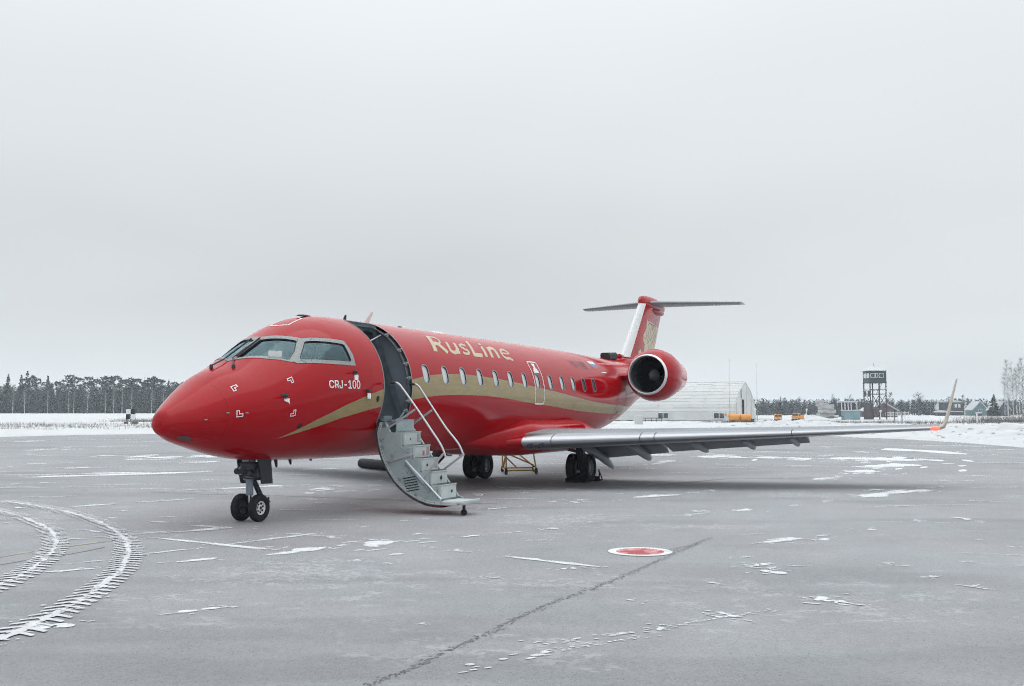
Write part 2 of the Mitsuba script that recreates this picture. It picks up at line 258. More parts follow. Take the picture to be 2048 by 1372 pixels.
STREAKS=[(8.18,13.61,13.63,10.04,0.606,0.4),(9.06,14.73,12.11,11.51,0.353,0.6),(12.37,15.99,13.75,15.07,0.54,0.3),(17.61,18.66,21.77,17.93,3.0,0.3),(16.02,15.73,18.34,14.48,0.923,0.3),(13.45,19.76,14.98,18.54,0.501,0.4),(24.45,31.33,26.25,31.02,0.755,0.4),(11.72,18.11,12.27,18.21,0.436,0.3),(31.35,43.07,35.43,42.45,1.54,0.4),(6.71,5.82,9.64,4.34,0.528,0.3),(7.95,3.18,9.42,3.1,0.456,0.5),(7.46,2.76,7.7,2.25,0.461,0.4),(6.81,4.74,7.21,4.51,0.318,0.3),(2.74,4.89,5.16,4.01,0.328,0.2),(2.57,3.34,2.88,3.17,0.14,0.2),(2.06,1.8,2.48,1.55,0.093,0.3),(1.59,2.53,1.68,2.39,0.121,0.3),(1.48,1.53,1.52,1.01,0.141,0.2),(-0.44,0.72,-0.1,-0.16,0.197,0.3),(0.0,0.29,1.28,-0.32,0.144,0.5),(1.31,0.33,1.3,-0.84,0.153,0.5),(-0.13,-0.2,-0.47,-2.78,0.138,0.25),(0.12,1.69,0.05,1.0,0.121,0.3),(-0.88,-2.87,0.12,-3.14,0.428,0.35),(0.03,-3.21,0.51,-3.23,0.115,0.3),(-0.31,-1.7,1.37,-2.09,0.085,0.3),(1.13,-1.57,1.11,-2.21,0.137,0.3),(1.03,-2.4,0.96,-2.76,0.13,0.3),(-2.16,-2.06,-1.32,-2.53,0.17,0.15),(-3.08,-1.49,-2.45,-1.89,0.125,0.15),(-2.56,-1.21,-2.1,-1.37,0.046,0.3),(-1.54,-1.37,-0.64,-1.67,0.053,0.4),(-4.39,-4.49,-3.81,-4.86,0.114,0.5),(-5.47,-3.75,-4.94,-4.16,0.197,0.2),(1.96,5.7,2.35,5.45,0.293,0.3),(0.28,3.57,0.3,3.21,0.11,0.3),(6.19,1.81,6.09,1.42,0.221,0.4),(21.67,30.77,25.12,28.78,0.687,0.5),(18.54,22.06,20.53,21.77,0.679,0.5),(4.02,7.48,4.73,6.84,0.142,0.6),(6.37,11.3,7.5,10.72,0.197,0.6),(8.07,2.31,8.52,2.21,0.268,0.3),(14.21,9.25,16.35,7.53,0.609,0.3),(0.38,-3.4,1.5,-3.91,0.584,0.4),(0.76,-3.24,1.09,-3.72,0.196,0.5),(1.77,-3.49,2.16,-3.56,0.111,0.2),(2.12,-2.14,2.53,-2.31,0.148,0.2),(5.86,-2.75,6.61,-2.94,0.249,0.2),(1.79,-4.18,2.25,-4.43,0.128,0.4),(2.58,-4.62,2.88,-4.83,0.091,0.3),(3.22,-4.97,3.6,-5.16,0.168,0.2),(0.72,-4.25,0.64,-4.54,0.072,0.3),(0.6,-4.69,0.5,-5.19,0.137,0.2),(0.35,-5.73,0.03,-7.1,0.134,0.2),(-0.45,-6.74,-0.08,-7.01,0.135,0.6),(-1.26,-6.11,-1.26,-6.38,0.085,0.3),(-0.77,-4.12,-0.78,-4.28,0.09,0.2),(-0.84,-4.65,-0.86,-4.77,0.072,0.3),(-3.73,-6.84,-3.74,-6.93,0.044,0.3),(-1.85,-8.09,-1.94,-8.35,0.075,0.3),(-4.92,-7.88,-4.22,-8.3,0.142,0.9),(-4.02,-8.11,-2.97,-8.84,0.093,1.0),(-4.11,-8.35,-3.41,-8.77,0.075,1.0),(-2.82,-8.92,-2.6,-9.04,0.045,1.0),(7.96,-3.13,7.96,-3.78,0.484,0.6),(8.27,-3.96,10.56,-5.01,0.394,0.4),(8.68,-1.0,8.78,-1.21,0.33,0.3),(9.61,-1.65,9.79,-1.8,0.199,0.3),(8.39,2.12,9.2,1.63,0.422,0.3),(10.29,2.89,10.33,2.52,0.242,0.3),(11.0,-2.2,11.12,-2.33,0.216,0.3),(-3.44,-8.48,-3.32,-8.59,0.054,0.8),(11.63,3.45,11.64,3.29,0.203,0.2),(4.55,-5.23,4.6,-5.4,0.108,0.5),(3.34,-2.35,3.51,-2.4,0.11,0.3),(3.8,-2.48,3.92,-2.48,0.086,0.2),(29.01,-0.26,31.06,-1.77,2.27,0.5),(29.28,-2.76,30.62,-3.68,1.496,0.4),(29.55,-4.1,30.08,-5.23,1.283,0.3),(27.7,-4.77,29.99,-5.03,0.916,0.3),(29.63,-5.36,30.11,-5.65,1.105,0.3),(29.6,-6.03,29.73,-6.67,1.229,0.3),(29.6,-7.09,30.87,-7.99,2.152,0.4),(31.86,-7.49,27.41,-8.33,2.966,0.3),(28.55,-8.24,23.78,-8.16,2.239,0.3),(23.78,-8.16,20.35,-7.63,1.207,0.4),(30.38,-8.03,29.79,-8.54,2.103,0.3),(30.27,-8.51,30.36,-9.75,0.894,0.3),(17.07,-7.05,18.77,-7.52,0.479,0.3),(11.56,-8.67,14.61,-10.0,0.425,0.3),(13.4,-9.0,14.5,-9.76,0.566,0.5),(12.05,-8.57,12.4,-8.85,0.305,0.4),(15.13,-9.72,15.77,-10.36,0.309,0.4),(10.21,-8.24,10.8,-8.57,0.268,0.3),(9.06,-7.73,9.15,-7.93,0.202,0.2),(6.14,-6.32,7.06,-6.78,0.203,0.3),(7.32,-6.84,7.9,-7.32,0.291,0.4),(7.09,-6.35,7.3,-6.54,0.216,0.5),(3.05,-8.33,4.46,-9.15,0.245,0.5),(3.68,-9.05,4.02,-9.26,0.176,0.6),(5.02,-9.38,5.64,-9.65,0.179,0.7),(1.36,-8.38,1.64,-8.6,0.067,0.2),(0.69,-8.61,1.14,-8.96,0.137,0.5),(0.3,-8.85,0.73,-9.12,0.255,0.7),(0.94,-8.66,1.02,-8.96,0.215,0.6),(-0.97,-9.66,-1.14,-10.13,0.102,0.3),(-1.02,-9.79,-1.01,-10.06,0.267,0.5),(-1.17,-10.13,-1.19,-10.29,0.049,0.3),(-2.22,-8.99,-2.35,-9.4,0.121,0.8),(-2.32,-9.09,-2.15,-9.24,0.175,0.7),(-2.28,-9.21,-1.81,-9.51,0.071,1.0),(-2.82,-8.92,-2.43,-9.13,0.057,1.0),(-3.06,-8.72,-3.0,-8.84,0.124,0.6),(-0.53,-8.58,-0.57,-8.77,0.074,0.3),(7.67,-10.87,7.83,-11.07,0.308,0.5),(7.93,-10.71,7.97,-10.8,0.127,0.3),(7.01,-10.17,7.15,-10.33,0.179,0.5),(1.76,-10.17,1.75,-10.25,0.156,0.5),(1.64,-10.26,1.66,-10.49,0.061,0.5),(2.29,-11.03,2.34,-11.16,0.08,0.3),(0.77,-10.67,0.98,-10.83,0.079,0.7),(0.46,-11.02,0.31,-11.38,0.059,0.4),(0.47,-11.19,0.44,-11.31,0.095,0.5),(44.74,-5.79,36.26,-10.26,1.396,0.4),(30.02,1.7,31.33,1.11,1.506,0.3),(22.78,-0.58,25.79,-0.72,0.676,0.4),(10.26,-4.53,10.73,-4.94,0.308,0.2),(37.21,-5.73,37.53,-6.42,1.069,0.4),(12.07,-5.27,12.18,-5.51,0.341,0.3),(4.71,-11.14,4.74,-11.29,0.065,0.5),(4.11,-11.53,4.15,-11.76,0.059,0.5),(11.22,-5.12,11.48,-5.29,0.27,0.3),(23.38,-5.5,23.7,-5.63,0.579,0.2),(23.8,-2.76,24.01,-2.9,0.504,0.2),(23.39,-3.31,23.71,-3.43,0.489,0.2),(38.41,1.47,37.87,0.86,0.75,0.3),(18.79,-7.56,18.78,-7.16,0.336,0.5)]
TRACK_A=([(3.33,7.45),(3.14,6.42),(2.69,5.16),(2.3,4.15),(1.56,2.71),(0.44,0.94),(-0.34,-0.1),(-1.16,-1.01),(-2.06,-1.88),(-2.71,-2.42),(-3.3,-2.83),(-3.89,-3.24),(-4.36,-3.54),(-4.84,-3.84),(-5.02,-3.92),(-5.49,-4.16),(-5.82,-4.31),(-6.13,-4.46)],[(2.91,6.91),(2.55,5.78),(2.11,4.55),(1.62,3.52),(1.0,2.32),(-0.0,0.86),(-0.54,0.14),(-1.4,-0.8),(-2.28,-1.67),(-2.84,-2.13),(-3.57,-2.66),(-4.08,-3.01),(-4.55,-3.3),(-4.95,-3.53),(-5.11,-3.61),(-5.46,-3.74),(-5.74,-3.86),(-6.02,-3.97)])
TRACK_B=([(2.06,6.05),(1.89,5.62),(1.53,4.64),(0.82,3.28),(0.35,2.42),(-0.1,1.67),(-0.89,0.7),(-1.69,-0.18),(-2.51,-0.92),(-3.16,-1.46),(-3.62,-1.77),(-4.18,-2.1),(-4.56,-2.31)],[(1.56,5.44),(1.37,4.98),(0.79,3.85),(0.27,2.82),(-0.08,2.24),(-0.53,1.61),(-1.18,0.81),(-1.77,0.14),(-2.55,-0.58),(-3.22,-1.11),(-3.61,-1.38),(-4.08,-1.67),(-4.45,-1.87)])
CRACKS=[[(-2.92,-0.51),(-2.42,-0.47),(-2.03,-0.53),(-1.69,-0.49),(-1.23,-0.4)],[(-5.62,-7.54),(-5.2,-7.56),(-4.39,-7.54),(-3.7,-7.54),(-2.99,-7.49),(-2.24,-7.51),(-1.23,-7.59),(-0.25,-7.62)],[(-0.25,-7.62),(1.56,-7.63),(2.63,-7.66)],[(1.23,-7.32),(2.37,-7.6),(3.31,-7.65)],[(12.95,-3.63),(16.39,-4.72),(17.8,-6.79)],[(6.2,6.04),(6.3,4.29),(6.64,2.78),(6.79,1.05)],[(6.64,0.94),(6.9,-0.59),(6.88,-2.39)],[(5.98,8.0),(5.99,7.85)]]
YELLOW=[(-2.58,0.07),(-2.44,0.11),(-1.79,0.17),(-1.17,0.13),(-0.63,0.09)]
# ---------------------------------------------------------------- ground
rng = np.random.default_rng(7)
APRON = Polygon([(-150, 58), (-70, 66), (-36.8, 73.5), (-34, 79.6), (-29.4, 83.1), (-10, 85), (8, 84.5), (19.3, 83.1), (23.8, 76.4), (25.9, 68.2), (26.6, 59.7), (26.0, 50.9), (27.5, 40), (34, 30), (60, 18), (110, 10), (110, -60), (-150, -60)])
def terrain(t, s):
    """snow surface height at airfield coordinates"""
    P = shapely.points(t, s); d = np.where(shapely.contains(APRON, P), -1, 1) * shapely.distance(APRON.exterior, P)
    right = np.interp(s, [60, 100, 150, 260, 300, 340, 420, 520, 1000], [0, 0, -.25, -1.15, -1.2, -1.0, -.5, -.5, 0])
    left = np.interp(s, [60, 220, 520, 1000], [0, 0, .6, .6])
    w = np.clip((t / np.maximum(s, 1) + .12) / .2, 0, 1); w = w * w * (3 - 2 * w)
    z = left * (1 - w) + right * w
    q = np.stack([t, s, 0 * t], -1)
    up = np.clip(d / 1.6, 0, 1); up = up * up * (3 - 2 * up)
    z = z + np.where(d > 0, up * .10 - .03, -.06)
    hum = meshkit.fbm(q * .42, 3, 3) - .42
    z = z + np.clip(d / 4, 0, 1) * np.clip(hum, 0, 1) * np.interp(s, [70, 120, 300, 600], [.35, .3, .55, .2])
    # ploughed bank along the right-hand edge
    bank = np.exp(-((d - 9) / 5.0) ** 2) * np.clip((t - 15) / 9, 0, 1) * np.clip((s - 22) / 14, 0, 1)
    z = z + bank * (.30 + .85 * meshkit.fbm(q * .22, 3, 9) + .45 * (meshkit.fbm(q * .8, 3, 15) - .3))
    z = z + 2.3 * np.exp(-((t - 87) / 4.2) ** 2 - ((s - 292) / 4) ** 2) + 1.0 * np.exp(-((t - 80) / 6) ** 2 - ((s - 330) / 6) ** 2)
    return z
ang = np.radians(np.concatenate([np.arange(-36, 36, .2), np.arange(36, 324, 6.0)]))
rad = np.concatenate([[3, 15, 30, 40], np.arange(46, 120, .8), np.geomspace(120, 600, 90), np.geomspace(640, 6000, 14)])
AA, RR = np.meshgrid(ang, rad, indexing='ij')
tt, ss = RR * np.sin(AA), RR * np.cos(AA)
zz = terrain(tt.ravel(), ss.ravel()).reshape(tt.shape)
gm = loft(np.stack([tt, ss, zz], -1).transpose(1, 0, 2), closed=True, caps='first')
structure('snow_field', gm, 'snow', 'flat snow covered airfield grass reaching to the woods', smooth=True, tw=SITE, cat='snow')
apron_m = trimesh.creation.extrude_polygon(APRON.segmentize(6.0), .05, engine='earcut'); apron_m.apply_translation([0, 0, -.05])
structure('apron', apron_m, 'asphalt', 'grey asphalt apron dusted with snow under the airliner', tw=SITE)

def ragged(x0, y0, x1, y1, w, rag):
    """a wind-drawn patch of snow between two points, w wide: overlapping lenses with loose grains along the edges"""
    a, b = np.array([x0, y0]), np.array([x1, y1]); L = np.linalg.norm(b - a); u = (b - a) / L; v = np.array([-u[1], u[0]]); ang_ = math.degrees(math.atan2(u[1], u[0]))
    out, n = [], int(np.clip(L / max(w, .03) * 1.3, 4, 40))
    def lens(c, d, l, h, q=4): return shapely.affinity.rotate(shapely.affinity.scale(shapely.Point(*(a + u * c + v * d)).buffer(.5, q), l, h), ang_ + rng.normal() * 4 * rag, origin='center')
    if rag > .75:    # broken prints of a tread: short bars
        for c in np.arange(0, L, max(.06, w * .55)):
            if rng.random() < .7: out.append(lens(c, rng.normal() * w * .25, rng.uniform(.3, .8) * max(w, .08), rng.uniform(.15, .4) * w, 2))
    else:
        for _ in range(n):
            c = rng.uniform(.04, .96) * L; env = max(.15, min(1, min(c, L - c) / L * 5))
            l = min(rng.uniform(.12, .45) * L, 2 * min(c, L - c) + .1 * L); h = w * rng.uniform(.25, .7) * env
            out.append(lens(c, rng.normal() * w * (.12 + .25 * rag) * env, l, h))
    for _ in range(int(np.clip(n * 1.6, 8, 60))):
        c = rng.uniform(-.08, 1.08) * L; out.append(lens(c, rng.normal() * w * .55, rng.uniform(.10, .5) * w + .03, rng.uniform(.05, .16) * w + .006, 2))
    return [shapely.union_all(out)]
def flat(polys, z):
    ms = []
    for p in polys:
        for g in getattr(p, 'geoms', [p]):
            if g.geom_type == 'Polygon' and g.area > 6e-5:
                try: V, F = trimesh.creation.triangulate_polygon(g, engine='earcut')
                except Exception: continue
                ms.append(trimesh.Trimesh(np.c_[V, np.full(len(V), z)], F, process=False))
    return cat(ms)
patches = []
for a in STREAKS: patches += ragged(*a[:4], a[4] * 1.25, a[5])
for _ in range(150):   # finer wind streaks further out on the apron
    s = rng.uniform(24, 80) if rng.random() < .75 else rng.uniform(12, 30); t = rng.uniform(-.6, .55) * s
    p = site(t, s); L = rng.uniform(.15, .6) * (s / 20) ** 1.3; a = YAW + rng.normal() * .15
    d = np.array([math.cos(a), -math.sin(a)]) * L; w = rng.uniform(.04, .10) * (s / 20) ** 1.6
    patches += ragged(p[0] - d[0], p[1] - d[1], p[0] + d[0], p[1] + d[1], w, .4)
k = thing('blown_snow', 'thin white streaks of blown snow lying on the grey apron', 'snow', kind='stuff')
put(k, None, flat(patches, .006), 'packed_snow')

def track(edges, label, seed):
    rg = np.random.default_rng(seed)
    O, I = [np.array(e) for e in edges]
    def res(P, n): 
        d = np.r_[0, np.cumsum(np.linalg.norm(np.diff(P, axis=0), axis=1))]; s = np.linspace(0, d[-1], n)
        return np.stack([PchipInterpolator(d, P[:, i])(s) for i in range(2)], 1)
    L = np.linalg.norm(np.diff(O, axis=0), axis=1).sum()
    n = 300; O, I = res(O, n), res(I, n)
    LI, LO = LineString(I), LineString(O)
    m1 = np.array([(p + np.array(LI.interpolate(LI.project(shapely.Point(p))).coords[0])) / 2 for p in O]); LC = LineString(m1).simplify(.02)
    c_ = np.array(LC.coords); d = np.r_[0, np.cumsum(np.linalg.norm(np.diff(c_, axis=0), axis=1))]; s_ = np.linspace(0, d[-1], n)
    C = gaussian_filter1d(np.stack([PchipInterpolator(d, c_[:, i])(s_) for i in (0, 1)], 1), 5, axis=0, mode='nearest')
    d = np.r_[0, np.cumsum(np.linalg.norm(np.diff(C, axis=0), axis=1))]
    tg_ = np.gradient(C, axis=0); tg_ /= np.linalg.norm(tg_, axis=1, keepdims=True); nn = np.stack([-tg_[:, 1], tg_[:, 0]], 1)
    hw = gaussian_filter1d(np.array([(LI.distance(shapely.Point(p)) + LO.distance(shapely.Point(p))) / 2 for p in C]), 12, mode='nearest')
    O, I = C + nn * hw[:, None] * 1.18, C - nn * hw[:, None] * 1.18
    sp, polys = .19, []
    def at(q, s): return np.array([np.interp(s, d, q[:, 0]), np.interp(s, d, q[:, 1])])
    for s in np.arange(0, d[-1] - .4, sp):
        for E, lag in ((O, .0), (I, .11)):
            if rg.random() < .02: continue
            wd = rg.uniform(.035, .06); s0 = s + lag + rg.normal() * .005; e0, c0 = at(E, s0 + .13), at(C, s0); e1, c1 = at(E, s0 + .13 + wd * .8), at(C, s0 + wd * 1.2)
            over = rg.uniform(-.02, .22) * (c0 - e0); out = (e0 - c0) * rg.uniform(-.12, .08); k0, k1 = (e0 + c0) / 2, (e1 + c1) / 2; kk = (at(C, s0 - .05) - c0) * .3
            polys.append(Polygon([e0 + out, k0 + kk, c0 + over, c1 + over, k1 + kk, e1 + out]).buffer(.010, 2))
    core = [LineString([at(C, s) + rg.normal(size=2) * .02 for s in np.arange(a, min(a + rg.uniform(.25, .9), d[-1]), .06)]).buffer(rg.uniform(.012, .04)) for a in np.arange(0, d[-1] - .3, .5) if rg.random() < .6]
    for s in np.arange(0, d[-1], .03): core.append(shapely.affinity.scale(shapely.Point(at(C, s) + (at(O, s) - at(C, s)) * rg.normal() * .55).buffer(rg.uniform(.006, .018), 2), rg.uniform(.6, 2), rg.uniform(.6, 2)))
    film = []
    for s in np.arange(0, d[-1], .35):
        if rg.random() < .6: film.append(shapely.affinity.scale(shapely.Point(at(C, s) * .6 + at(O if rg.random() < .5 else I, s) * .4).buffer(rg.uniform(.05, .16), 4), rg.uniform(.6, 1.4), rg.uniform(.6, 1.4)))
    k = thing('tyre_track', label, 'tyre track', 'curved snowy tyre tracks on the apron', 'stuff')
    put(k, None, flat([shapely.union_all([p for p in polys if p.is_valid] + core)], .011 if seed == 1 else .0112), 'track_snow')
track(TRACK_A, 'outer of the two curved snowy tread tracks, nearer to the nose wheels', 1)
track(TRACK_B, 'inner of the two curved snowy tread tracks, cut by the left picture edge', 2)

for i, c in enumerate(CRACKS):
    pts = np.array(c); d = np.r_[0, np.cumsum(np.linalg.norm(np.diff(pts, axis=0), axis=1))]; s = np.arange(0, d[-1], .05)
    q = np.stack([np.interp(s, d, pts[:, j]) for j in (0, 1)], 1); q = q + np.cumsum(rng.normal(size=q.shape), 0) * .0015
    if i in (1, 2, 3):   # crumbling crack: flat dark grains painted for the shade of a broken groove
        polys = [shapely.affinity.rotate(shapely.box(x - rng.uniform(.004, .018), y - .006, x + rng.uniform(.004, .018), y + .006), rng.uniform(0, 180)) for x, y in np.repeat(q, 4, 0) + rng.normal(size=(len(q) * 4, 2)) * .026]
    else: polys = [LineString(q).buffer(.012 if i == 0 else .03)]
    put('apron', 'crack', flat(polys, .004), 'crack_shade')
put('apron', 'painted_line', flat([LineString(YELLOW).buffer(.06)], .0045), 'yellow_line', label='faded yellow painted line')
th = np.linspace(0, 2 * np.pi, 64, endpoint=False)
cpos = np.array([1.47, -7.16])
def disc(r, z): return flat([Polygon([(cpos[0] + r * math.cos(a), cpos[1] + r * math.sin(a)) for a in th])], z)
k = thing('painted_roundel', 'round red marking with a white ring painted on the asphalt', 'ground marking')
put(k, 'ring', flat([shapely.Point(cpos).buffer(.425, 24).difference(shapely.Point(cpos).buffer(.315, 24))], .008), 'mark_white')
put(k, 'centre', flat([shapely.Point(cpos).buffer(.314, 24)], .0082), 'mark_red')

# ---------------------------------------------------------------- the airliner
AC = thing('airliner', 'red and gold twin engine regional jet parked with its airstair door open', 'airliner')
X0 = .13     # nose tip
KX = [.13, .145, .18, .26, .45, .8, 1.2, 1.6, 2.0, 2.5, 3.0, 3.5, 4.1, 5.0, 10, 15.5, 18, 21, 23, 24.4, 25.2]
ZT = [1.657, 1.761, 1.836, 1.899, 2.021, 2.248, 2.487, 2.645, 2.863, 3.128, 3.402, 3.565, 3.631, 3.631, 3.63, 3.61, 3.56, 3.53, 3.42, 3.18, 2.95]
ZB = [1.657, 1.565, 1.5, 1.464, 1.379, 1.283, 1.179, 1.097, 1.043, 1.005, .993, .984, .971, .966, .966, .966, 1.22, 1.93, 2.36, 2.64, 2.78]
WW = [0, .103, .183, .24, .395, .597, .785, .929, 1.047, 1.16, 1.244, 1.295, 1.328, 1.333, 1.333, 1.331, 1.30, .93, .55, .24, .05]
_u = np.linspace(0, math.sqrt(25.2 - X0), 1600); _x = X0 + _u ** 2
def _sm(v, keep0):
    f = PchipInterpolator(KX, v)(_x); g = np.r_[(2 * f[0] - f[1:121][::-1]) if keep0 is None else f[1:121][::-1] * keep0 + (1 - keep0) * f[0], f, np.full(120, f[-1])]
    return gaussian_filter1d(g, 16)[120:-120]
_zt, _zb, _w = _sm(ZT, None), _sm(ZB, None), _sm(WW, None)
_mid0 = (_zt[0] + _zb[0]) / 2; _zt[0] = _zb[0] = _mid0; _w[0] = 0
def sect(x):
    u = np.sqrt(np.clip(x - X0, 0, 25.2)); return np.interp(u, _u, _zt), np.interp(u, _u, _zb), np.interp(u, _u, _w)
def S(x, th, off=0.0):
    """point on the fuselage skin: th from the crown, positive to port"""
    x, th = np.broadcast_arrays(np.asarray(x, float), np.asarray(th, float))
    t, b, w = sect(x)
    P = np.stack([x, -w * np.sin(th), (t + b) / 2 + (t - b) / 2 * np.cos(th)], -1)
    return P + SN(x, th) * np.asarray(off)[..., None] if np.any(off) else P
def SN(x, th):
    e = 2e-3; a, b = np.maximum(x - e, X0 + 1e-5), x + e
    t0, b0, w0 = sect(a); t1, b1, w1 = sect(b); t, bb, w = sect(x)
    P = lambda X, t, b, w: np.stack([X, -w * np.sin(th), (t + b) / 2 + (t - b) / 2 * np.cos(th)], -1)
    dx = P(b, t1, b1, w1) - P(a, t0, b0, w0)
    h = (t - bb) / 2 + 1e-4; w = w + 1e-4
    dt = np.stack([0 * x, -w * np.cos(th), -h * np.sin(th)], -1)
    n = np.cross(dt, dx); n /= np.linalg.norm(n, axis=-1, keepdims=True) + 1e-12
    c = np.stack([0 * x, -np.sin(th), np.cos(th)], -1); s = np.sign((n * c).sum(-1, keepdims=True)); s[s == 0] = 1
    n = n * s; n[x < X0 + 1e-3] = [-1, 0, 0]
    return n
def TH(x, z=None, y=None):
    """crown angle of the port-side skin point at height z, or of any point (y, z)"""
    t, b, w = sect(np.asarray(x, float)); m, h = (t + b) / 2, (t - b) / 2
    return np.arccos(np.clip((z - m) / h, -1, 1)) if y is None else np.arctan2(-np.asarray(y) / w, (z - m) / h)
def xt(points, n=10):
    """densified closed outline through 3-D points near the skin, as (x, th)"""
    P = np.asarray(points, float); Q = np.vstack([P, P[:1]])
    q = np.concatenate([Q[i] + (Q[i + 1] - Q[i]) * np.linspace(0, 1, n, endpoint=False)[:, None] for i in range(len(P))])
    return np.stack([q[:, 0], TH(q[:, 0], q[:, 2], q[:, 1])], 1)
K = 1.33     # th is scaled by this where outlines are rounded, so that corners come out round
def rounded(pts, r): return Polygon(np.asarray(pts) * [1, K]).buffer(-r).buffer(r, 6)
def grown(pg, d): return pg.buffer(d, 6)
def outline(pg): return np.array(pg.exterior.coords)[:-1] / [1, K]
def mesh_n(v, f, n, bsdf):
    g = np.cross(v[f[:, 1]] - v[f[:, 0]], v[f[:, 2]] - v[f[:, 0]]); bad = (g * n[f].sum(1)).sum(1) < 0; f = f.copy(); f[bad] = f[bad][:, ::-1]
    return {'type': 'ply', 'filename': meshkit.write_ply((v, f), False, normals=n), 'face_normals': False, 'bsdf': {'type': 'ref', 'id': bsdf}}
def skin(xs, ths, holes, off, bsdf, keep=None):
    """the skin over a grid of cells, less the holes (shapely, in (x, K th)), at a distance off; keep: only inside this polygon"""
    U = shapely.union_all(holes) if holes else None
    V, F, idx = [], [], {}
    def vid(p):
        k = (round(p[0], 6), round(p[1], 6))
        if k not in idx: idx[k] = len(V); V.append(k)
        return idx[k]
    if U is not None: shapely.prepare(U)
    if keep is not None: shapely.prepare(keep)
    for i in range(len(xs) - 1):
        for j in range(len(ths) - 1):
            a, b, c, d = xs[i], xs[i + 1], ths[j] * K, ths[j + 1] * K
            cell = sbox(a, c, b, d)
            cutU = U is not None and U.intersects(cell); cutK = keep is not None and not keep.contains(cell)
            if not cutU and not cutK: 
                q = [vid(p) for p in ((a, c), (b, c), (b, d), (a, d))]; F += [(q[0], q[1], q[2]), (q[0], q[2], q[3])]; continue
            g = cell
            if cutU: g = g.difference(U)
            if cutK: g = g.intersection(keep)
            for h in getattr(g, 'geoms', [g]):
                if h.geom_type != 'Polygon' or h.area < 1e-9: continue
                vv, ff = trimesh.creation.triangulate_polygon(h, engine='earcut')
                F += [tuple(vid(vv[k]) for k in t) for t in ff]
    V = np.array(V) / [1, K]; P = S(V[:, 0], V[:, 1], off); N = SN(V[:, 0], V[:, 1])
    return mesh_n(P, np.array(F), N, bsdf)
def rim(pg, o0, o1):
    """strip along a hole's edge between two skin distances"""
    q = outline(pg); a, b = S(q[:, 0], q[:, 1], np.full(len(q), o0)), S(q[:, 0], q[:, 1], np.full(len(q), o1))
    return loft([a, b], closed=True, caps=False)
def band(pg0, pg1, off, th=0.0):
    """raised ring on the skin between an outer and an inner outline"""
    g = pg0.difference(pg1); x0, y0, x1, y1 = g.bounds
    return skin(np.linspace(x0, x1, max(3, int((x1 - x0) / .08))), np.linspace(y0, y1, max(3, int((y1 - y0) / .08))) / K, [], off, th, g)
def panel(pg, off, bsdf, st=.1):
    x0, y0, x1, y1 = pg.bounds
    return skin(np.linspace(x0, x1, max(3, int((x1 - x0) / st))), np.linspace(y0, y1, max(3, int((y1 - y0) / st))) / K, [], off, bsdf, pg)
def decal(mesh, fx, off, bsdf):
    """lettering or a marking (flat mesh in u, v) wrapped on the skin: fx(u, v) -> (x, th)"""
    m = mesh.copy(); m = m.subdivide_to_size(.07, max_iter=8) if len(m.faces) else m
    x, th = fx(m.vertices[:, 0], m.vertices[:, 1]); w = m.vertices[:, 2]
    return {'m': trimesh.Trimesh(S(x, th, off + w - w.min()), m.faces, process=False), 'b': bsdf}
def polymesh(pg, h=.001):
    return cat([trimesh.creation.extrude_polygon(g, h, engine='earcut') for g in getattr(pg, 'geoms', [pg])])

# openings
DX0, DX1 = 4.38, 5.36
door = rounded([(DX0, TH(5, 1.60)), (DX1, TH(5, 1.60)), (DX1, .30), (DX0, .30)], .10)
def mirror(pg): return shapely.affinity.scale(pg, 1, -1, origin=(0, 0))
ws = rounded(xt([(1.76, -.075, 2.715), (2.40, -.06, 3.075), (2.675, -.631, 3.064), (2.47, -.745, 2.87), (2.255, -.794, 2.705)]), .035)
sw = rounded(xt([(2.415, -.873, 2.722), (2.60, -.80, 2.90), (2.765, -.72, 3.053), (3.10, -.88, 3.05), (3.483, -1.041, 3.04), (3.488, -1.216, 2.725), (2.95, -1.08, 2.722)]), .05)
wins = [rounded([(x - .112, TH(6, 2.42)), (x + .112, TH(6, 2.42)), (x + .112, TH(6, 2.765)), (x - .112, TH(6, 2.765))], .09) for x in 5.95 + .7855 * np.arange(13)]
holes = [door, ws, mirror(ws), sw, mirror(sw)] + wins + [mirror(w) for w in wins]
xs = np.concatenate([X0 + np.linspace(0, math.sqrt(4.07), 76) ** 2, np.arange(4.38, 25.2, .196), [25.2]])
ths = np.linspace(-np.pi, np.pi, 105)
put(AC, 'fuselage', skin(xs, ths, holes, 0, 'livery_paint'), None)
LIN = np.arange(3.94, 6.45, .11)
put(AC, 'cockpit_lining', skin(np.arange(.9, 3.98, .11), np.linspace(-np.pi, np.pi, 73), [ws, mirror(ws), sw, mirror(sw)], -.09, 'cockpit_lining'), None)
put(AC, 'cabin_lining', skin(LIN, np.linspace(-np.pi, np.pi, 73), [door.buffer(-.04)], -.09, 'interior'), None)
zi = lambda x, k: S(np.full(40, x), np.linspace(-np.pi, np.pi, 40, endpoint=False), -.09)
def bulk(x): v = zi(x, 0); return trimesh.Trimesh(np.vstack([v, v.mean(0)]), np.stack([np.arange(40), (np.arange(40) + 1) % 40, np.full(40, 40)], 1), process=False)
for x_ in (.95, 3.95, 6.38): put(AC, 'cabin_bulkhead', bulk(x_), 'cockpit_lining' if x_ < 6 else 'interior')
put(AC, 'cabin_floor', cat([box([2.6, 0, 2.02], [2.5, 1.6, .04]), box([5.15, 0, 1.60], [2.4, 2.1, .04])]), 'interior')
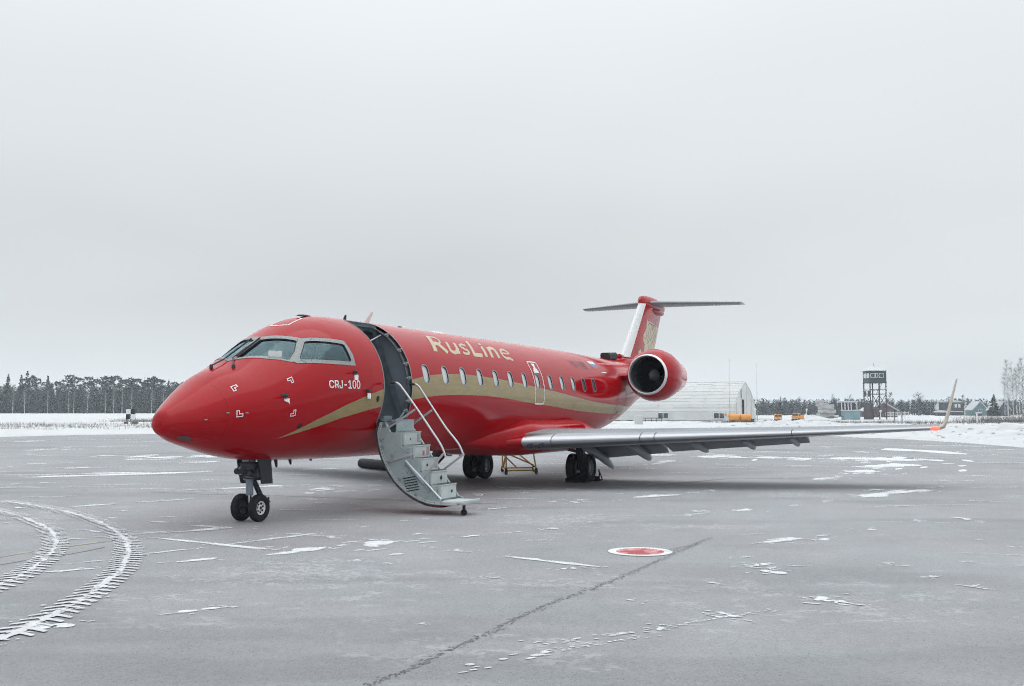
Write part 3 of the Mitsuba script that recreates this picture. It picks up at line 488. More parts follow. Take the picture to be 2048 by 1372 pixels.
put(AC, 'galley_panel', cat([prism(Polygon([(1.235 * math.cos(a), 2.302 + 1.235 * math.sin(a)) for a in np.linspace(0, 2 * np.pi, 60)]).intersection(sbox(-1.3, 1.6, .35, 3.6)), .04, 'yz', 5.45), box([5.445, -.5, 1.76], [.012, 1.1, .26]), cyl([5.45, -.62, 3.08], [5.43, -.62, 3.08], .022), box([5.445, -.52, 2.0], [.012, 1.2, .02])]), 'interior')
# door frame: jamb, seal, catches
put(AC, 'door_jamb', cat([rim(door, .002, -.13), rim(door.buffer(-.035), -.03, -.15)]), 'jamb', smooth=40)
put(AC, 'door_frame', band(door, door.buffer(-.075), -.055, 'jamb'), None)
put(AC, 'door_seal', band(door.buffer(-.075), door.buffer(-.092), -.06, 'seal'), None)
put(AC, 'door_trim', band(door.buffer(.022), door.buffer(-.002), .004, 'bezel'), None)
for z in (3.36, 3.05, 2.78, 2.5, 2.05, 1.86):
    p = S(DX1 - .055, TH(5, z), -.03); n = SN(np.array(DX1 - .055), np.array(TH(5, z)))
    c = cat([box(p, [.05, .05, .07]), cyl(p, p + n * .05, .016, n=8), cyl(p - [.09, 0, 0], p, .014, n=8)])
    put(AC, 'door_catch', c, 'bezel')
p0, p1 = S(DX0 + .05, TH(5, 3.2), -.10), S(DX1 - .08, TH(5, 3.42), -.10)
put(AC, 'door_gas_strut', tube([p0, p1], .013), 'rail_metal')

# flight deck
for pg, nm in ((ws, 'windshield'), (mirror(ws), 'windshield'), (sw, 'side_window'), (mirror(sw), 'side_window')):
    w = put(AC, nm, rim(pg, .002, -.05), 'seal')
    put(w, 'pane', panel(pg.buffer(.004), -.018, 'window_glass', .07), None)
    put(w, 'seal', band(pg.buffer(.002), pg.buffer(-.017), -.010, 'black'), None)
fr = xt([(1.655, 0, 2.65), (2.0, -.52, 2.663), (2.354, -.896, 2.660), (2.95, -1.11, 2.658), (3.56, -1.24, 2.655), (3.58, -1.15, 2.85), (3.545, -1.0, 3.109), (3.1, -.82, 3.112), (2.777, -.652, 3.113), (2.63, -.36, 3.13), (2.50, 0, 3.137), (2.63, .36, 3.13), (2.777, .652, 3.113), (3.1, .82, 3.112), (3.545, 1.0, 3.109), (3.58, 1.15, 2.85), (3.56, 1.24, 2.655), (2.95, 1.11, 2.658), (2.354, .896, 2.660), (2.0, .52, 2.663)])
frame = Polygon(fr * [1, K]).buffer(0)
frame = frame.difference(shapely.union_all([ws, sw, mirror(ws), mirror(sw)]))
put(AC, 'window_surround', panel(frame, .006, 'bezel', .07), None)
bolts = []
for pg in (ws, sw):
    e = pg.buffer(.03).exterior
    for s in np.arange(0, e.length, .11):
        q = e.interpolate(s); a, b = S(q.x, q.y / K, .006), S(q.x, q.y / K, .010); bolts.append(cyl(a, b, .0055, n=6))
put(AC, 'surround_bolts', cat(bolts), 'gear_dark', kind='stuff')
seams = [frame.intersection(LineString([(a[0], a[1] * K), (b[0], b[1] * K)]).buffer(.004)) for a, b in [((2.30, TH(2.3, 2.7, -.86)), (2.36, TH(2.36, 2.64, -.9))), ((2.45, TH(2.45, 2.72, -.9)), (2.52, TH(2.5, 2.65, -.98))), ((2.66, TH(2.66, 3.06, -.66)), (2.72, TH(2.72, 3.12, -.62))), ((2.86, TH(2.86, 3.06, -.76)), (2.95, TH(2.95, 3.115, -.74)))]]
put(AC, 'surround_joint', cat([decal(polymesh(g), lambda u, v: (u, v / K), .0075, 'seal')['m'] for g in seams if not g.is_empty]), 'seal')
put(AC, 'glareshield', cat([bevbox([2.25, 0, 2.60], [.5, 1.0, .12], .04), bevbox([2.45, 0, 2.35], [.2, 1.2, .5], .03)]), 'black')
for y in (-.48, .48):
    put(AC, 'pilot_seat', cat([bevbox([3.15, y, 2.72], [.14, .44, .75], .05, ry=.12), bevbox([3.17, y, 3.10], [.11, .26, .2], .04), bevbox([2.95, y, 2.36], [.5, .44, .12], .04)]), 'house_dark')
put(AC, 'notice_sheet', box([2.13, -.60, 2.79], [.004, .22, .15], rz=.85, ry=-.25), 'paper', label='white paper sheet standing behind the windshield')
def wiper(s):
    if s > 0: a, b, tip = S(1.49, TH(1.49, 2.565, -.27), .03), S(1.73, TH(1.73, 2.70, -.06), .035), S(2.44, TH(2.44, 3.10, -.035), .025)
    else: a, b, tip = S(1.36, TH(1.36, 2.53, .06), .05), S(1.66, TH(1.66, 2.66, .07), .04), S(2.44, TH(2.44, 3.09, .15), .025)
    w = put(AC, 'wiper', cat([cyl(a - [0, 0, .05], a + [0, 0, .02], .035, .025, 10), tube([a, b], .013), tube([b, (b + tip) / 2 + [0, 0, .01]], .011)]), 'gear_dark')
    put(w, 'blade', cat([tube([b + (tip - b) * .12 + [0, -.012 * s, -.01], tip], .014), tube([b + (tip - b) * .2, b + (tip - b) * .9], .011)]), 'black')
wiper(1); wiper(-1)

# cabin windows
for i, pg in enumerate(wins + [mirror(w) for w in wins]):
    w = put(AC, 'window', band(pg.buffer(.02), pg.buffer(.0), .003, 'bezel'), None)
    put(w, 'reveal', rim(pg, .003, -.034), 'seal')
    put(w, 'pane', panel(pg.buffer(.003), -.024, 'shade_dark' if i in (11, 12) else 'shade', .12), None)

# titles and marks
def word(txt, h, bold=False, sx=1.0, shear=0.0):
    m = meshkit.text_mesh(txt, h, .0012, bold); v = m.vertices.copy(); v[:, 0] = v[:, 0] * sx + v[:, 1] * shear; m.vertices = v; return m
def put_decal(name, mesh, fx, off, bsdf, label=None):
    d = decal(mesh, fx, off, bsdf); put(AC, name, d['m'], bsdf, label=label)
on_side = lambda x0, z0: (lambda u, v: (x0 + u, TH(x0, z0) - v / K))
m = word('CRJ-100', .137, True); m.vertices *= [.80 / (m.bounds[1][0] - m.bounds[0][0]), 1, 1]
put_decal('type_lettering', m, lambda u, v: (2.81 + u, TH(2.81 + u, 2.255) - v / 1.25), .004, 'white_paint', 'white type lettering CRJ-100 below the flight deck')
# the company title is drawn from strokes: tall R and L, small letters on the same baseline
def stroke(pts, w): return LineString(pts).buffer(w / 2, cap_style=2, join_style=1)
def arc(cx, cy, rx, ry, a0, a1, n=14): return [(cx + rx * math.cos(math.radians(a)), cy + ry * math.sin(math.radians(a))) for a in np.linspace(a0, a1, n)]
W_ = .125
title = [stroke([(.06, 0), (.06, .56)], W_ * 1.25), stroke([(.0, .535)] + arc(.26, .40, .20, .135, 90, -90), .06), stroke([(.10, .265), (.28, .265), (.58, 0)], W_),
         stroke([(.74, .38)] + [(.74, .12)] + arc(.90, .13, .16, .105, 180, 300) + [(1.10, .14)], W_ * .85), stroke([(1.10, .38), (1.10, 0)], W_),
         stroke(arc(1.46, .285, .14, .075, 20, 260, 12) + arc(1.46, .10, .15, .075, 90, -160, 12), .075),
         stroke([(1.84, .56), (1.84, .03), (2.22, .03)], W_), stroke([(2.22, 0), (2.22, .09)], .05),
         stroke([(2.44, 0), (2.44, .38)], W_), stroke([(2.44, .45), (2.44, .52)], W_),
         stroke([(2.74, 0), (2.74, .38)], W_), stroke([(2.74, .22)] + arc(2.92, .24, .16, .12, 150, 20) + [(3.10, 0)], W_),
         stroke([(3.36, .20), (3.74, .20)], .05), stroke(arc(3.56, .19, .21, .17, 0, 300, 20) + [(3.86, -.02)], .085)]
tm = polymesh(shapely.union_all(title), .0012)
tm.vertices = tm.vertices * [1, 1, 1] + np.stack([tm.vertices[:, 1] * .52, 0 * tm.vertices[:, 1], 0 * tm.vertices[:, 1]], 1)
put_decal('title_lettering', tm, lambda u, v: (6.67 + u * .985, TH(7, 3.085) - v * .92 / K), .004, 'gold_paint', 'gold company lettering RusLine above the cabin windows')
m = word('VQ-BNL', .27, True); m.vertices *= [1.22 / (m.bounds[1][0] - m.bounds[0][0]), 1, 1]
put_decal('registration', m, lambda u, v: (14.35 + u, TH(14, 3.06) - v / K), .004, 'reg_text', 'faint dark registration lettering on the rear fuselage')
for (v0, v1), b in (((.22, .33), 'white_paint'), ((.11, .22), 'flag_blue'), ((0, .11), 'placard_red')):
    put_decal('flag_stripe', polymesh(sbox(0, v0, .5, v1)), lambda u, v: (15.95 + u, TH(16, 3.06) - v / K), .004, b)
put_decal('placard_line', polymesh(sbox(0, 0, .42, .03)), lambda u, v: (16.45 + u, TH(16, 2.97) - v / K), .004, 'white_paint')
# overwing exit outline with its placard
ex = rounded([(11.22, TH(11, 2.02)), (11.80, TH(11, 2.02)), (11.80, TH(11, 3.085)), (11.22, TH(11, 3.085))], .07)
put(AC, 'exit_outline', band(ex, ex.buffer(-.032), .004, 'white_paint'), None, label='white outline of the emergency exit')
pl = shapely.union_all([sbox(.0, 0, .30, .07), sbox(.03, .07, .26, .12), sbox(.09, .12, .20, .21), sbox(.05, .21, .24, .26)])
put_decal('exit_placard', polymesh(pl), lambda u, v: (11.37 + u, TH(11, 2.80) - v / K), .005, 'white_paint')
# equipment bay door behind the wing
bay = rounded([(17.35, TH(17.5, 1.62)), (18.25, TH(17.5, 1.62)), (18.25, TH(17.5, 2.45)), (17.35, TH(17.5, 2.45))], .1)
put(AC, 'bay_door_gap', band(bay, bay.buffer(-.022), .003, 'black'), None)
put_decal('bay_door_latch', polymesh(shapely.Point(0, 0).buffer(.06)), lambda u, v: (17.65 + u, TH(17.5, 1.80) - v / K), .004, 'black')
# jacking/static port box: four white corner marks
def corner(fx_, fz_, a=.105, w=.052):
    L = shapely.union_all([sbox(0, 0, a, w), sbox(0, 0, w, a)]); L = L.difference(L.buffer(-.013, join_style=2))
    return shapely.affinity.scale(L, fx_, fz_, origin=(a / 2, a / 2))
for (x, z, sx, sz) in ((1.10, 2.15, 1, -1), (2.02, 2.29, -1, -1), (1.05, 1.76, 1, 1), (2.00, 1.765, -1, 1)):
    put_decal('corner_mark', polymesh(corner(sx, sz)), lambda u, v, x=x, z=z: (x + u, TH(x, z + .05) - (v - .05) / float(np.linalg.norm(S(x, TH(x, z + .05) + .01) - S(x, TH(x, z + .05))) / .01)), .004, 'white_paint')
def probe(x, z, L=.17, flag=True):
    p = S(x, TH(x, z)); n = SN(np.array(x), np.array(TH(x, z))); q = p + n * .07
    k_ = put(AC, 'probe', cat([cyl(p - n * .01, p + n * .012, .045, n=14), tube([p, q, q + [-L, 0, .01]], .014)]), 'gear_dark')
    if flag: put(k_, 'tag', box(p + n * .02 + [.03, 0, -.09], [.10, .006, .10], rz=math.atan2(-n[1], -n[0]) + math.pi / 2), 'paper')
probe(1.90, 2.10); probe(3.50, 2.535, .12); probe(3.84, 2.22, .06)
for x, z in ((2.27, 1.612), (4.19, 2.08)): put_decal('drain_port', polymesh(shapely.Point(0, 0).buffer(.045)), lambda u, v, x=x, z=z: (x + u, TH(x, z) - v), .003, 'black')
for x, z in ((.62, 1.725), (.93, 1.83), (1.22, 1.83)): 
    p = S(x, TH(x, z)); put(AC, 'small_scoop', cat([bevbox(p, [.07, .02, .02], .006), cyl(p, p + [-.05, -.015, 0], .008, n=6)]), 'bezel')
g = polymesh(shapely.affinity.scale(shapely.Point(0, 0).buffer(.10), 1.25, .55)); put_decal('landing_light_cover', g, lambda u, v: (.45 + u * .8, TH(.45, 1.44) - v / .34), .004, 'house_brown')
put_decal('nose_cap', polymesh(shapely.Point(0, 0).buffer(.05)), lambda u, v: (X0 + .004 + .45 * (u * u + v * v), np.arctan2(v, u)), .003, 'red_paint')
# crown escape hatch outline and aerials
hp = Polygon(xt([(2.98, -.22, 3.40), (3.40, -.20, 3.53), (3.52, 0, 3.57), (3.40, .20, 3.53), (2.98, .22, 3.40), (2.92, 0, 3.37)]) * [1, K]).buffer(0)
put(AC, 'hatch_outline', band(hp, hp.buffer(-.03), .004, 'white_paint'), None, label='white outline of the crown hatch')
def blade(x, z0, h, c, sw_, t=.04, s=1, bsdf='black', y=0):
    r = []
    for k_, (hh, cc, xx) in enumerate(((0, c, 0), (h * .8, c * .65, sw_ * .8), (h, c * .4, sw_))):
        a = np.linspace(0, 2 * np.pi, 14, endpoint=False); r.append(np.stack([x + xx + cc / 2 * np.cos(a), y + t / 2 * np.sin(a) * (1 - .3 * k_), np.full(14, z0 + s * hh)], 1))
    put(AC, 'aerial', loft(r), bsdf, smooth=40)
blade(3.72, 3.60, .03, .5, .02, .12); blade(5.75, 3.60, .28, .18, .24, .022, 1, 'pale_pink'); blade(7.05, 3.62, .05, .2, .02, .08); blade(8.7, 3.62, .045, .8, .03, .16, 1, 'white_paint'); blade(5.0, 3.62, .12, .12, .05, .02)
for x, h in ((2.95, .13), (3.35, .10), (3.95, .06)): blade(x, 1.0, h, .10, .03, .03, -1)
put(AC, 'air_scoop', cat([bevbox([20.25, 0, 3.66], [.85, .34, .26], .06, ry=-.06), box([19.83, 0, 3.66], [.03, .26, .18], ry=-.06)]), 'black')

# ---- wings
def foil(c0, c1, n=14, camber=.015):
    """closed outline of the part of a wing section between two chord fractions"""
    t = lambda x: 5 * (.2969 * np.sqrt(x) - .126 * x - .3516 * x ** 2 + .2843 * x ** 3 - .1036 * x ** 4)
    x = c0 + (c1 - c0) * (1 - np.cos(np.linspace(0, np.pi / 2 if c0 == 0 else np.pi, n))) / (1 if c0 == 0 else 2)
    cm = lambda x: camber * 4 * x * (1 - x)
    up = np.stack([x, t(x), cm(x)], 1); dn = np.stack([x, -t(x), cm(x)], 1)
    return np.vstack([up[::-1], dn[1:] if c0 == 0 else dn])
WY = [1.15, 3.6, 7.1, 10.25]; WLE = [9.95, 11.30, 13.16, 14.83]; WC = [4.65, 3.45, 2.35, 1.32]; WT = [.112, .112, .108, .10]; WZ = [1.125, 1.205, 1.325, 1.455]; WI = [1.4, 1.2, .6, 0]
def wpt(y): return [np.interp(y, WY, q) for q in (WLE, WC, WT, WZ, WI)]
def wsec(y, side, c0, c1, n=14):
    le, c, t, z, inc = wpt(y); f = foil(c0, c1, n); a = math.radians(inc)
    X, Z = f[:, 0] * c, (f[:, 1] * t + f[:, 2]) * c
    return np.stack([le + X * math.cos(a) + Z * math.sin(a), np.full(len(X), side * y), z - X * math.sin(a) * .55 + Z * math.cos(a)], 1)
def flap(y0, y1, side, defl, c0=.72, drop=.03, back=.04):
    r = []
    for y in np.linspace(y0, y1, 5):
        le, c, t, z, inc = wpt(y); fc = (1 - c0) * c * 1.04; f = foil(0, 1, 12, .03); a = math.radians(defl)
        X, Z = f[:, 0] * fc, (f[:, 1] * .15 + f[:, 2]) * fc
        hx, hz = le + c0 * c + back * c, z - c0 * c * math.sin(math.radians(inc)) * .55 - drop * c * .6
        r.append(np.stack([hx + X * math.cos(a) + Z * math.sin(a), np.full(len(X), side * y), hz - X * math.sin(a) + Z * math.cos(a)], 1))
    return loft(r)
for side, nm in ((-1, 'port'), (1, 'starboard')):
    ys = np.concatenate([np.linspace(1.15, 3.6, 6), np.linspace(3.6, 7.1, 6)[1:], np.linspace(7.1, 10.25, 6)[1:]])
    wg = put(AC, 'wing', cat([loft([wsec(y, side, .075, .74) for y in ys if y <= 7.11]), loft([wsec(y, side, .075, 1) for y in ys if y >= 7.09])]), 'grey_wing', smooth=35)
    put(wg, 'root_cuff', loft([wsec(y, side, 0, .075, 16) for y in np.linspace(1.15, 1.455, 4)]), 'red_paint', smooth=40)
    for a, b in ((1.46, 2.06), (2.07, 3.9), (3.91, 4.2), (4.21, 7.1), (7.11, 10.25)):
        put(wg, 'leading_edge', loft([wsec(y, side, 0, .075, 16) for y in np.linspace(a, b - .006, 6)]), 'bare_metal', smooth=40)
    put(wg, 'flap', flap(1.75, 3.62, side, 21, .72), 'flap_grey', smooth=40); put(wg, 'flap', flap(3.70, 7.15, side, 20, .72), 'flap_grey', smooth=40)
    # flap track fairings
    for y, L, dz, r in ((1.95, 2.3, .56, .115), (3.05, 1.9, .36, .13), (4.55, 1.7, .22, .105), (5.75, 1.5, .19, .10), (6.85, 1.3, .16, .09)):
        le, c, t, z, inc = wpt(y); a = np.linspace(0, 1, 12); x = le + .56 * c + a * L
        zc = z - .05 * c - .04 - a ** 1.6 * dz; rr = r * np.interp(a, [0, .12, .35, .72, .93, 1], [.12, .6, .95, 1.0, .78, .5])
        q = np.arange(14) * 2 * np.pi / 14
        put(wg, 'flap_fairing', loft([np.stack([np.full(14, x[k_]), side * y + rr[k_] * .72 * np.cos(q), zc[k_] + rr[k_] * 1.15 * np.sin(q)], 1) for k_ in range(12)]), 'fairing_grey', smooth=50)
    # winglet
    le, c, t, z, inc = wpt(10.25); r = []
    for k_, (dy, dz, cc, dx) in enumerate(((0, 0, c, 0), (.10, .04, 1.22, .06), (.15, .16, .95, .26), (.40, 1.20, .42, 1.05))):
        f = foil(0, 1, 10, .0); X, Z = f[:, 0] * cc, f[:, 1] * .09 * cc
        ca = [0, .6, 1.25, 1.38][k_]
        r.append(np.stack([le + dx + X, side * (10.25 + dy + .0) + side * -Z * math.sin(ca), z + dz + Z * math.cos(ca)], 1))
    put(wg, 'winglet', loft(r), 'tan', smooth=50)
    # lamp bay in the inner leading edge
    q = [wsec(y, side, 0, .075, 16) for y in (1.62, 1.95)]
    if side < 0:
        for yy in (1.62, 1.86):
            e = wsec(yy, side, 0, .075, 16)[21]; put(wg, 'lamp', cat([bevbox(e + [-.005, 0, -.02], [.06, .14, .10], .015, ry=-.5), cyl(e + [-.03, 0, -.02], e + [-.06, 0, -.02], .035, n=12)]), 'dark_glass')
    lx = wsec(10.18, side, 0, .075, 16)[15]
    if side < 0:
        lamp = trimesh.creation.icosphere(2, .085); lamp.apply_scale([.9, 1.3, .62]); lamp.apply_translation(lx + [-.02, 0, -.01])
        kk = put(wg, 'navigation_lamp', lamp, 'nav_red', label='glowing red wing tip navigation lamp')
        scene[kk]['emitter'] = {'type': 'area', 'radiance': rgb((.55, .045, .03))}
# wing root and belly fairing
def bulge(x):
    a = np.clip((x - 8.5) / 2.6, 0, 1); b = np.clip((16.7 - x) / 2.6, 0, 1); e = (a * a * (3 - 2 * a)) * np.sqrt(np.clip(b, 0, 1))
    return e
r = []
for x in np.linspace(8.5, 16.7, 40):
    e = bulge(x); q = np.linspace(0, 2 * np.pi, 48, endpoint=False); sx, sz = np.cos(q), np.sin(q)
    pw = lambda v, k_: np.sign(v) * np.abs(v) ** k_
    r.append(np.stack([np.full(48, x), (.55 + 1.02 * e) * pw(sx, .5), 1.17 + .05 * e + (.10 + .36 * e) * pw(sz, .62)], 1))
put(AC, 'belly_fairing', loft(r), 'red_paint', smooth=60)

# ---- tail
def vsec(z):
    k_ = (z - 3.40) / 2.45; le, te = 21.15 + (23.65 - 21.15) * k_, 24.80 + (26.35 - 24.80) * k_
    return le, te - le, .42 - .12 * k_
def fsec(z, c0, c1, n=14):
    le, c, t = vsec(z); f = foil(c0, c1, n, 0); return np.stack([le + f[:, 0] * c, f[:, 1] * t, np.full(len(f), z)], 1)
zs = np.linspace(3.35, 5.85, 8)
fin = put(AC, 'fin', loft([fsec(z, .13, .74) for z in zs]), 'red_paint', smooth=40)
put(fin, 'leading_edge', loft([fsec(z, 0, .13, 12) for z in zs[1:]]), 'white_paint', smooth=40, label='white leading edge of the fin')
put(fin, 'rudder', loft([fsec(z, .745, 1) for z in np.linspace(3.55, 5.7, 6)]), 'red_paint', smooth=40)
dz_ = [(20.35, .02), (20.9, .10), (21.6, .18), (22.4, .22), (23.4, .22), (24.6, .14)]
put(fin, 'root_fairing', loft([np.stack([np.full(20, x), (.10 + .9 * w) * np.cos(np.linspace(0, 2 * np.pi, 20, endpoint=False)), 3.44 + (.09 + w) * np.sin(np.linspace(0, 2 * np.pi, 20, endpoint=False))], 1) for x, w in dz_]), 'red_paint', smooth=60)
put(fin, 'fairing_scoop', cat([lathe([(0, .02), (.03, .10), (.3, .09), (.5, .02)], 'x', 16, (21.25, 0, 3.70))]), 'red_paint', smooth=50)
an = np.linspace(0, 1, 16)
bul = []
for k_ in an:
    x = 23.45 + 3.1 * k_; h = .27 * math.sqrt(max(0, 1 - (2 * k_ - 1) ** 2)) ** .8 + .012; w = .19 * math.sqrt(max(0, 1 - (2 * k_ - 1) ** 2)) + .012
    q = np.linspace(0, 2 * np.pi, 24, endpoint=False); bul.append(np.stack([np.full(24, x), w * np.cos(q), 5.84 - .08 * k_ + h * np.sin(q) * np.where(np.sin(q) > 0, 1.05, .8)], 1))
put(fin, 'tail_bullet', loft(bul), 'red_paint', smooth=60)
low = [np.stack([np.full(24, x), w * np.cos(q), 5.58 + h * np.sin(q)], 1) for x, w, h in ((24.3, .03, .03), (24.6, .16, .12), (25.2, .22, .15), (25.9, .20, .13), (26.5, .03, .03))]
put(fin, 'tail_fairing', loft(low), 'red_paint', smooth=60)
for side in (-1, 1):
    r = []
    for y in np.linspace(.08, 3.1, 6):
        k_ = y / 3.1; f = foil(0, 1, 12, 0); c = 1.95 - 1.0 * k_; r.append(np.stack([24.15 + 1.75 * k_ + f[:, 0] * c, np.full(len(f), side * y), 5.83 + .04 * k_ + f[:, 1] * .095 * c], 1))
    put(AC, 'tailplane', loft(r), 'grey_wing', smooth=40)
# gold animal emblem on the fin (plain shapes)
def on_fin(pg, off=.004):
    m = polymesh(pg, .001).subdivide_to_size(.12, max_iter=8); u, z = m.vertices[:, 0], m.vertices[:, 1]
    y = []
    for uu, z_ in zip(u, z):
        le, c, t = vsec(z_); xx = np.clip((uu - le) / c, .001, .999); y.append(-(t * 5 * (.2969 * math.sqrt(xx) - .126 * xx - .3516 * xx ** 2 + .2843 * xx ** 3 - .1036 * xx ** 4)))
    return trimesh.Trimesh(np.stack([u, np.array(y) - off - (m.vertices[:, 2] > .0005) * .001, z], 1), m.faces, process=False)
def fx_(k_, z): le, c, t = vsec(z); return (le + k_ * c, z)
em = Polygon([fx_(*p) for p in ((.30, 5.22), (.36, 5.10), (.42, 5.14), (.80, 5.06), (.97, 5.0), (.985, 4.2), (.985, 3.7), (.40, 3.62), (.30, 3.95), (.36, 4.05), (.42, 3.9), (.50, 3.95), (.46, 4.25), (.36, 4.4), (.33, 4.6), (.37, 4.85), (.33, 5.05))])
put(fin, 'emblem', on_fin(em), 'gold_paint', label='gold emblem painted on the fin')
lines = [[(.44, 5.06), (.80, 5.02)], [(.43, 5.10), (.42, 4.95)], [(.55, 5.02), (.62, 4.7), (.60, 4.4), (.68, 4.1)], [(.80, 4.95), (.72, 4.6), (.66, 4.45)], [(.84, 4.7), (.80, 4.45), (.72, 4.25), (.75, 4.0)], [(.40, 4.75), (.46, 4.62), (.44, 4.45), (.39, 4.5)], [(.50, 4.9), (.52, 4.6), (.56, 4.3)], [(.24, 4.30), (.28, 4.15), (.24, 4.0), (.32, 3.85)], [(.90, 4.8), (.88, 4.3)], [(.60, 5.0), (.64, 4.85), (.70, 5.0)]]
put(fin, 'emblem_lines', cat([on_fin(LineString([fx_(*p) for p in l]).buffer(.018), .0065) for l in lines]), 'gold_line')

# ---- engines
for side in (-1, 1):
    c = (17.5, side * 2.165, 2.945)
    e = put(AC, 'engine', lathe([(.10, .612), (.22, .675), (.42, .748), (.72, .795), (1.1, .775), (1.5, .71), (2.0, .615), (2.6, .52), (2.65, .50)], 'x', 64, c), 'red_paint', smooth=True)
    put(e, 'intake_lip', lathe([(.10, .612), (.05, .598), (.015, .582), (0, .568), (.015, .553), (.05, .542), (.13, .533)], 'x', 64, c), 'lip_metal', smooth=True)
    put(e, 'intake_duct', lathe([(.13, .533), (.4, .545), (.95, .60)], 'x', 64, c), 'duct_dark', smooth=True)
    blades = []
    for k_ in range(28):
        a0 = k_ * 2 * np.pi / 28; rr = np.linspace(.17, .595, 6); tw = np.linspace(.5, 1.05, 6)
        le = np.stack([np.full(6, .80) - .07 * np.cos(tw), rr * np.cos(a0 - .28 * tw * .14 / rr.clip(.25)), rr * np.sin(a0 - .28 * tw * .14 / rr.clip(.25))], 1); te = np.stack([np.full(6, .80) + .07 * np.cos(tw), rr * np.cos(a0 + .12 * tw), rr * np.sin(a0 + .12 * tw)], 1)
        v = np.vstack([le, te]) + np.array(c); i_ = np.arange(5)
        blades.append(trimesh.Trimesh(v, np.vstack([np.stack([i_, i_ + 1, i_ + 7], 1), np.stack([i_, i_ + 7, i_ + 6], 1)]), process=False))
    put(e, 'fan', cat(blades + [lathe([(.98, .6), (.98, .0)], 'x', 32, c)]), 'gear_dark')
    put(e, 'spinner', lathe([(.42, .004), (.47, .05), (.6, .12), (.78, .175)], 'x', 32, c), 'gear_grey', smooth=True)
    put(e, 'exhaust', lathe([(2.45, .50), (2.75, .43), (2.95, .34), (2.6, .32)], 'x', 40, c), 'gear_dark', smooth=True)
    r = []
    for y in (1.0, 1.25, 1.50):
        f = foil(0, 1, 12, 0); r.append(np.stack([17.95 + .15 * (y - 1) + f[:, 0] * 2.9, np.full(len(f), side * y), 2.93 + f[:, 1] * .34], 1))
    put(e, 'pylon', loft(r), 'red_paint', smooth=40)
# ---- landing gear
def wheel(parent, c, R, w, rim_r, rim_bsdf, out):
    """tyre and rim on a y axle; out: the side the dish faces"""
    h = w / 2; pr = [(-h * .55, rim_r), (-h * .9, rim_r * 1.08), (-h, rim_r + (R - rim_r) * .45), (-h * .86, R * .955), (-h * .55, R), (-h * .32, R * .995), (-h * .30, R * .985), (-h * .26, R * .995), (h * .26, R * .995), (h * .30, R * .985), (h * .32, R * .995), (h * .55, R), (h * .86, R * .955), (h, rim_r + (R - rim_r) * .45), (h * .9, rim_r * 1.08), (h * .55, rim_r)]
    put(parent, 'tyre', lathe(pr, 'y', 48, c), 'rubber', smooth=45)
    s = out
    dish = [(s * h * .55, rim_r), (s * h * .72, rim_r * .97), (s * h * .66, rim_r * .88), (s * h * .30, rim_r * .80), (s * h * .22, rim_r * .5), (s * h * .52, rim_r * .34), (s * h * .56, rim_r * .20), (s * h * .50, .004)]
    k_ = put(parent, 'rim', cat([lathe(dish, 'y', 40, c), lathe([(-s * h * .5, rim_r), (-s * h * .3, .004)], 'y', 40, c)]), rim_bsdf, smooth=40)
    if rim_bsdf == 'white_paint':
        hs = []
        for j in range(7):
            a = j * 2 * np.pi / 7 + .3; p = np.array(c) + [math.cos(a) * rim_r * .62, s * h * .28, math.sin(a) * rim_r * .62]; hs.append(cyl(p, p + [0, s * .012, 0], .018, n=10))
        p = np.array(c) + [0, s * h * .5, 0]; hs.append(cyl(p, p + [0, s * .012, 0], rim_r * .22, n=14))
        put(parent, 'rim_holes', cat(hs), 'black')
        p = np.array(c) + [-rim_r * .66, s * h * .5, rim_r * .28]; put(parent, 'rim_mark', box(p, [.04, .006, .035]), 'placard_red')
NX = 2.29
ng = put(AC, 'nose_gear', cat([cyl([NX - .03, 0, .70], [NX - .06, 0, 1.15], .10, .12, 16), cyl([NX - .02, 0, .44], [NX - .03, 0, .75], .062, n=18), box([NX - .05, 0, .86], [.2, .3, .16])]), 'gear_grey', smooth=40)
put(ng, 'piston', cat([cyl([NX, 0, .22], [NX - .02, 0, .46], .036, n=14), cyl([NX, -.15, .23], [NX, .15, .23], .03, n=12)]), 'chrome', smooth=40)
for s in (-1, 1): wheel(ng, (NX, s * .185, .229), .229, .125, .118, 'white_paint' if s < 0 else 'gear_dark', s)
lnk = shapely.union_all([Polygon([(NX + .03, .68), (NX + .10, .72), (NX + .36, .34), (NX + .30, .30)])])
lnk = lnk.difference(shapely.union_all([shapely.Point(NX + .03 + .29 * q + .035, .67 - .37 * q).buffer(.022) for q in (.25, .47, .68)]))
put(ng, 'torque_link', prism(lnk, .05, 'xz', -.025), 'gear_dark')
put(ng, 'tow_fitting', cat([tube([(NX + .30, 0, .33), (NX + .42, 0, .30)], .025), cyl([NX + .40, -.09, .30], [NX + .40, .09, .30], .018), cyl([NX + .42, -.05, .24], [NX + .42, -.05, .38], .014)]), 'gear_dark')
st = [cyl([NX - .12, -.22, .84], [NX - .12, .22, .84], .05, n=12), cyl([NX - .18, -.30, .80], [NX - .18, -.12, .80], .042, n=12), cyl([NX - .26, -.18, .82], [NX - .08, -.18, .82], .04, n=12), bevbox([NX - .10, -.05, .93], [.18, .26, .14], .02), bevbox([NX - .02, -.16, .78], [.12, .1, .10], .02), bevbox([NX + .06, -.05, .74], [.16, .22, .10], .02)]
rg = np.random.default_rng(3)
for _ in range(9):
    a = np.array([NX - .05, 0, .95]) + rg.uniform(-1, 1, 3) * [.10, .14, .12]; b = np.array([NX - .16, -.08, .78]) + rg.uniform(-1, 1, 3) * [.14, .2, .08]; m_ = (a + b) / 2 + rg.uniform(-1, 1, 3) * [.10, .08, .06] + [-.08, 0, 0]
    st.append(tube([a, m_, b], .011, 6, 9))
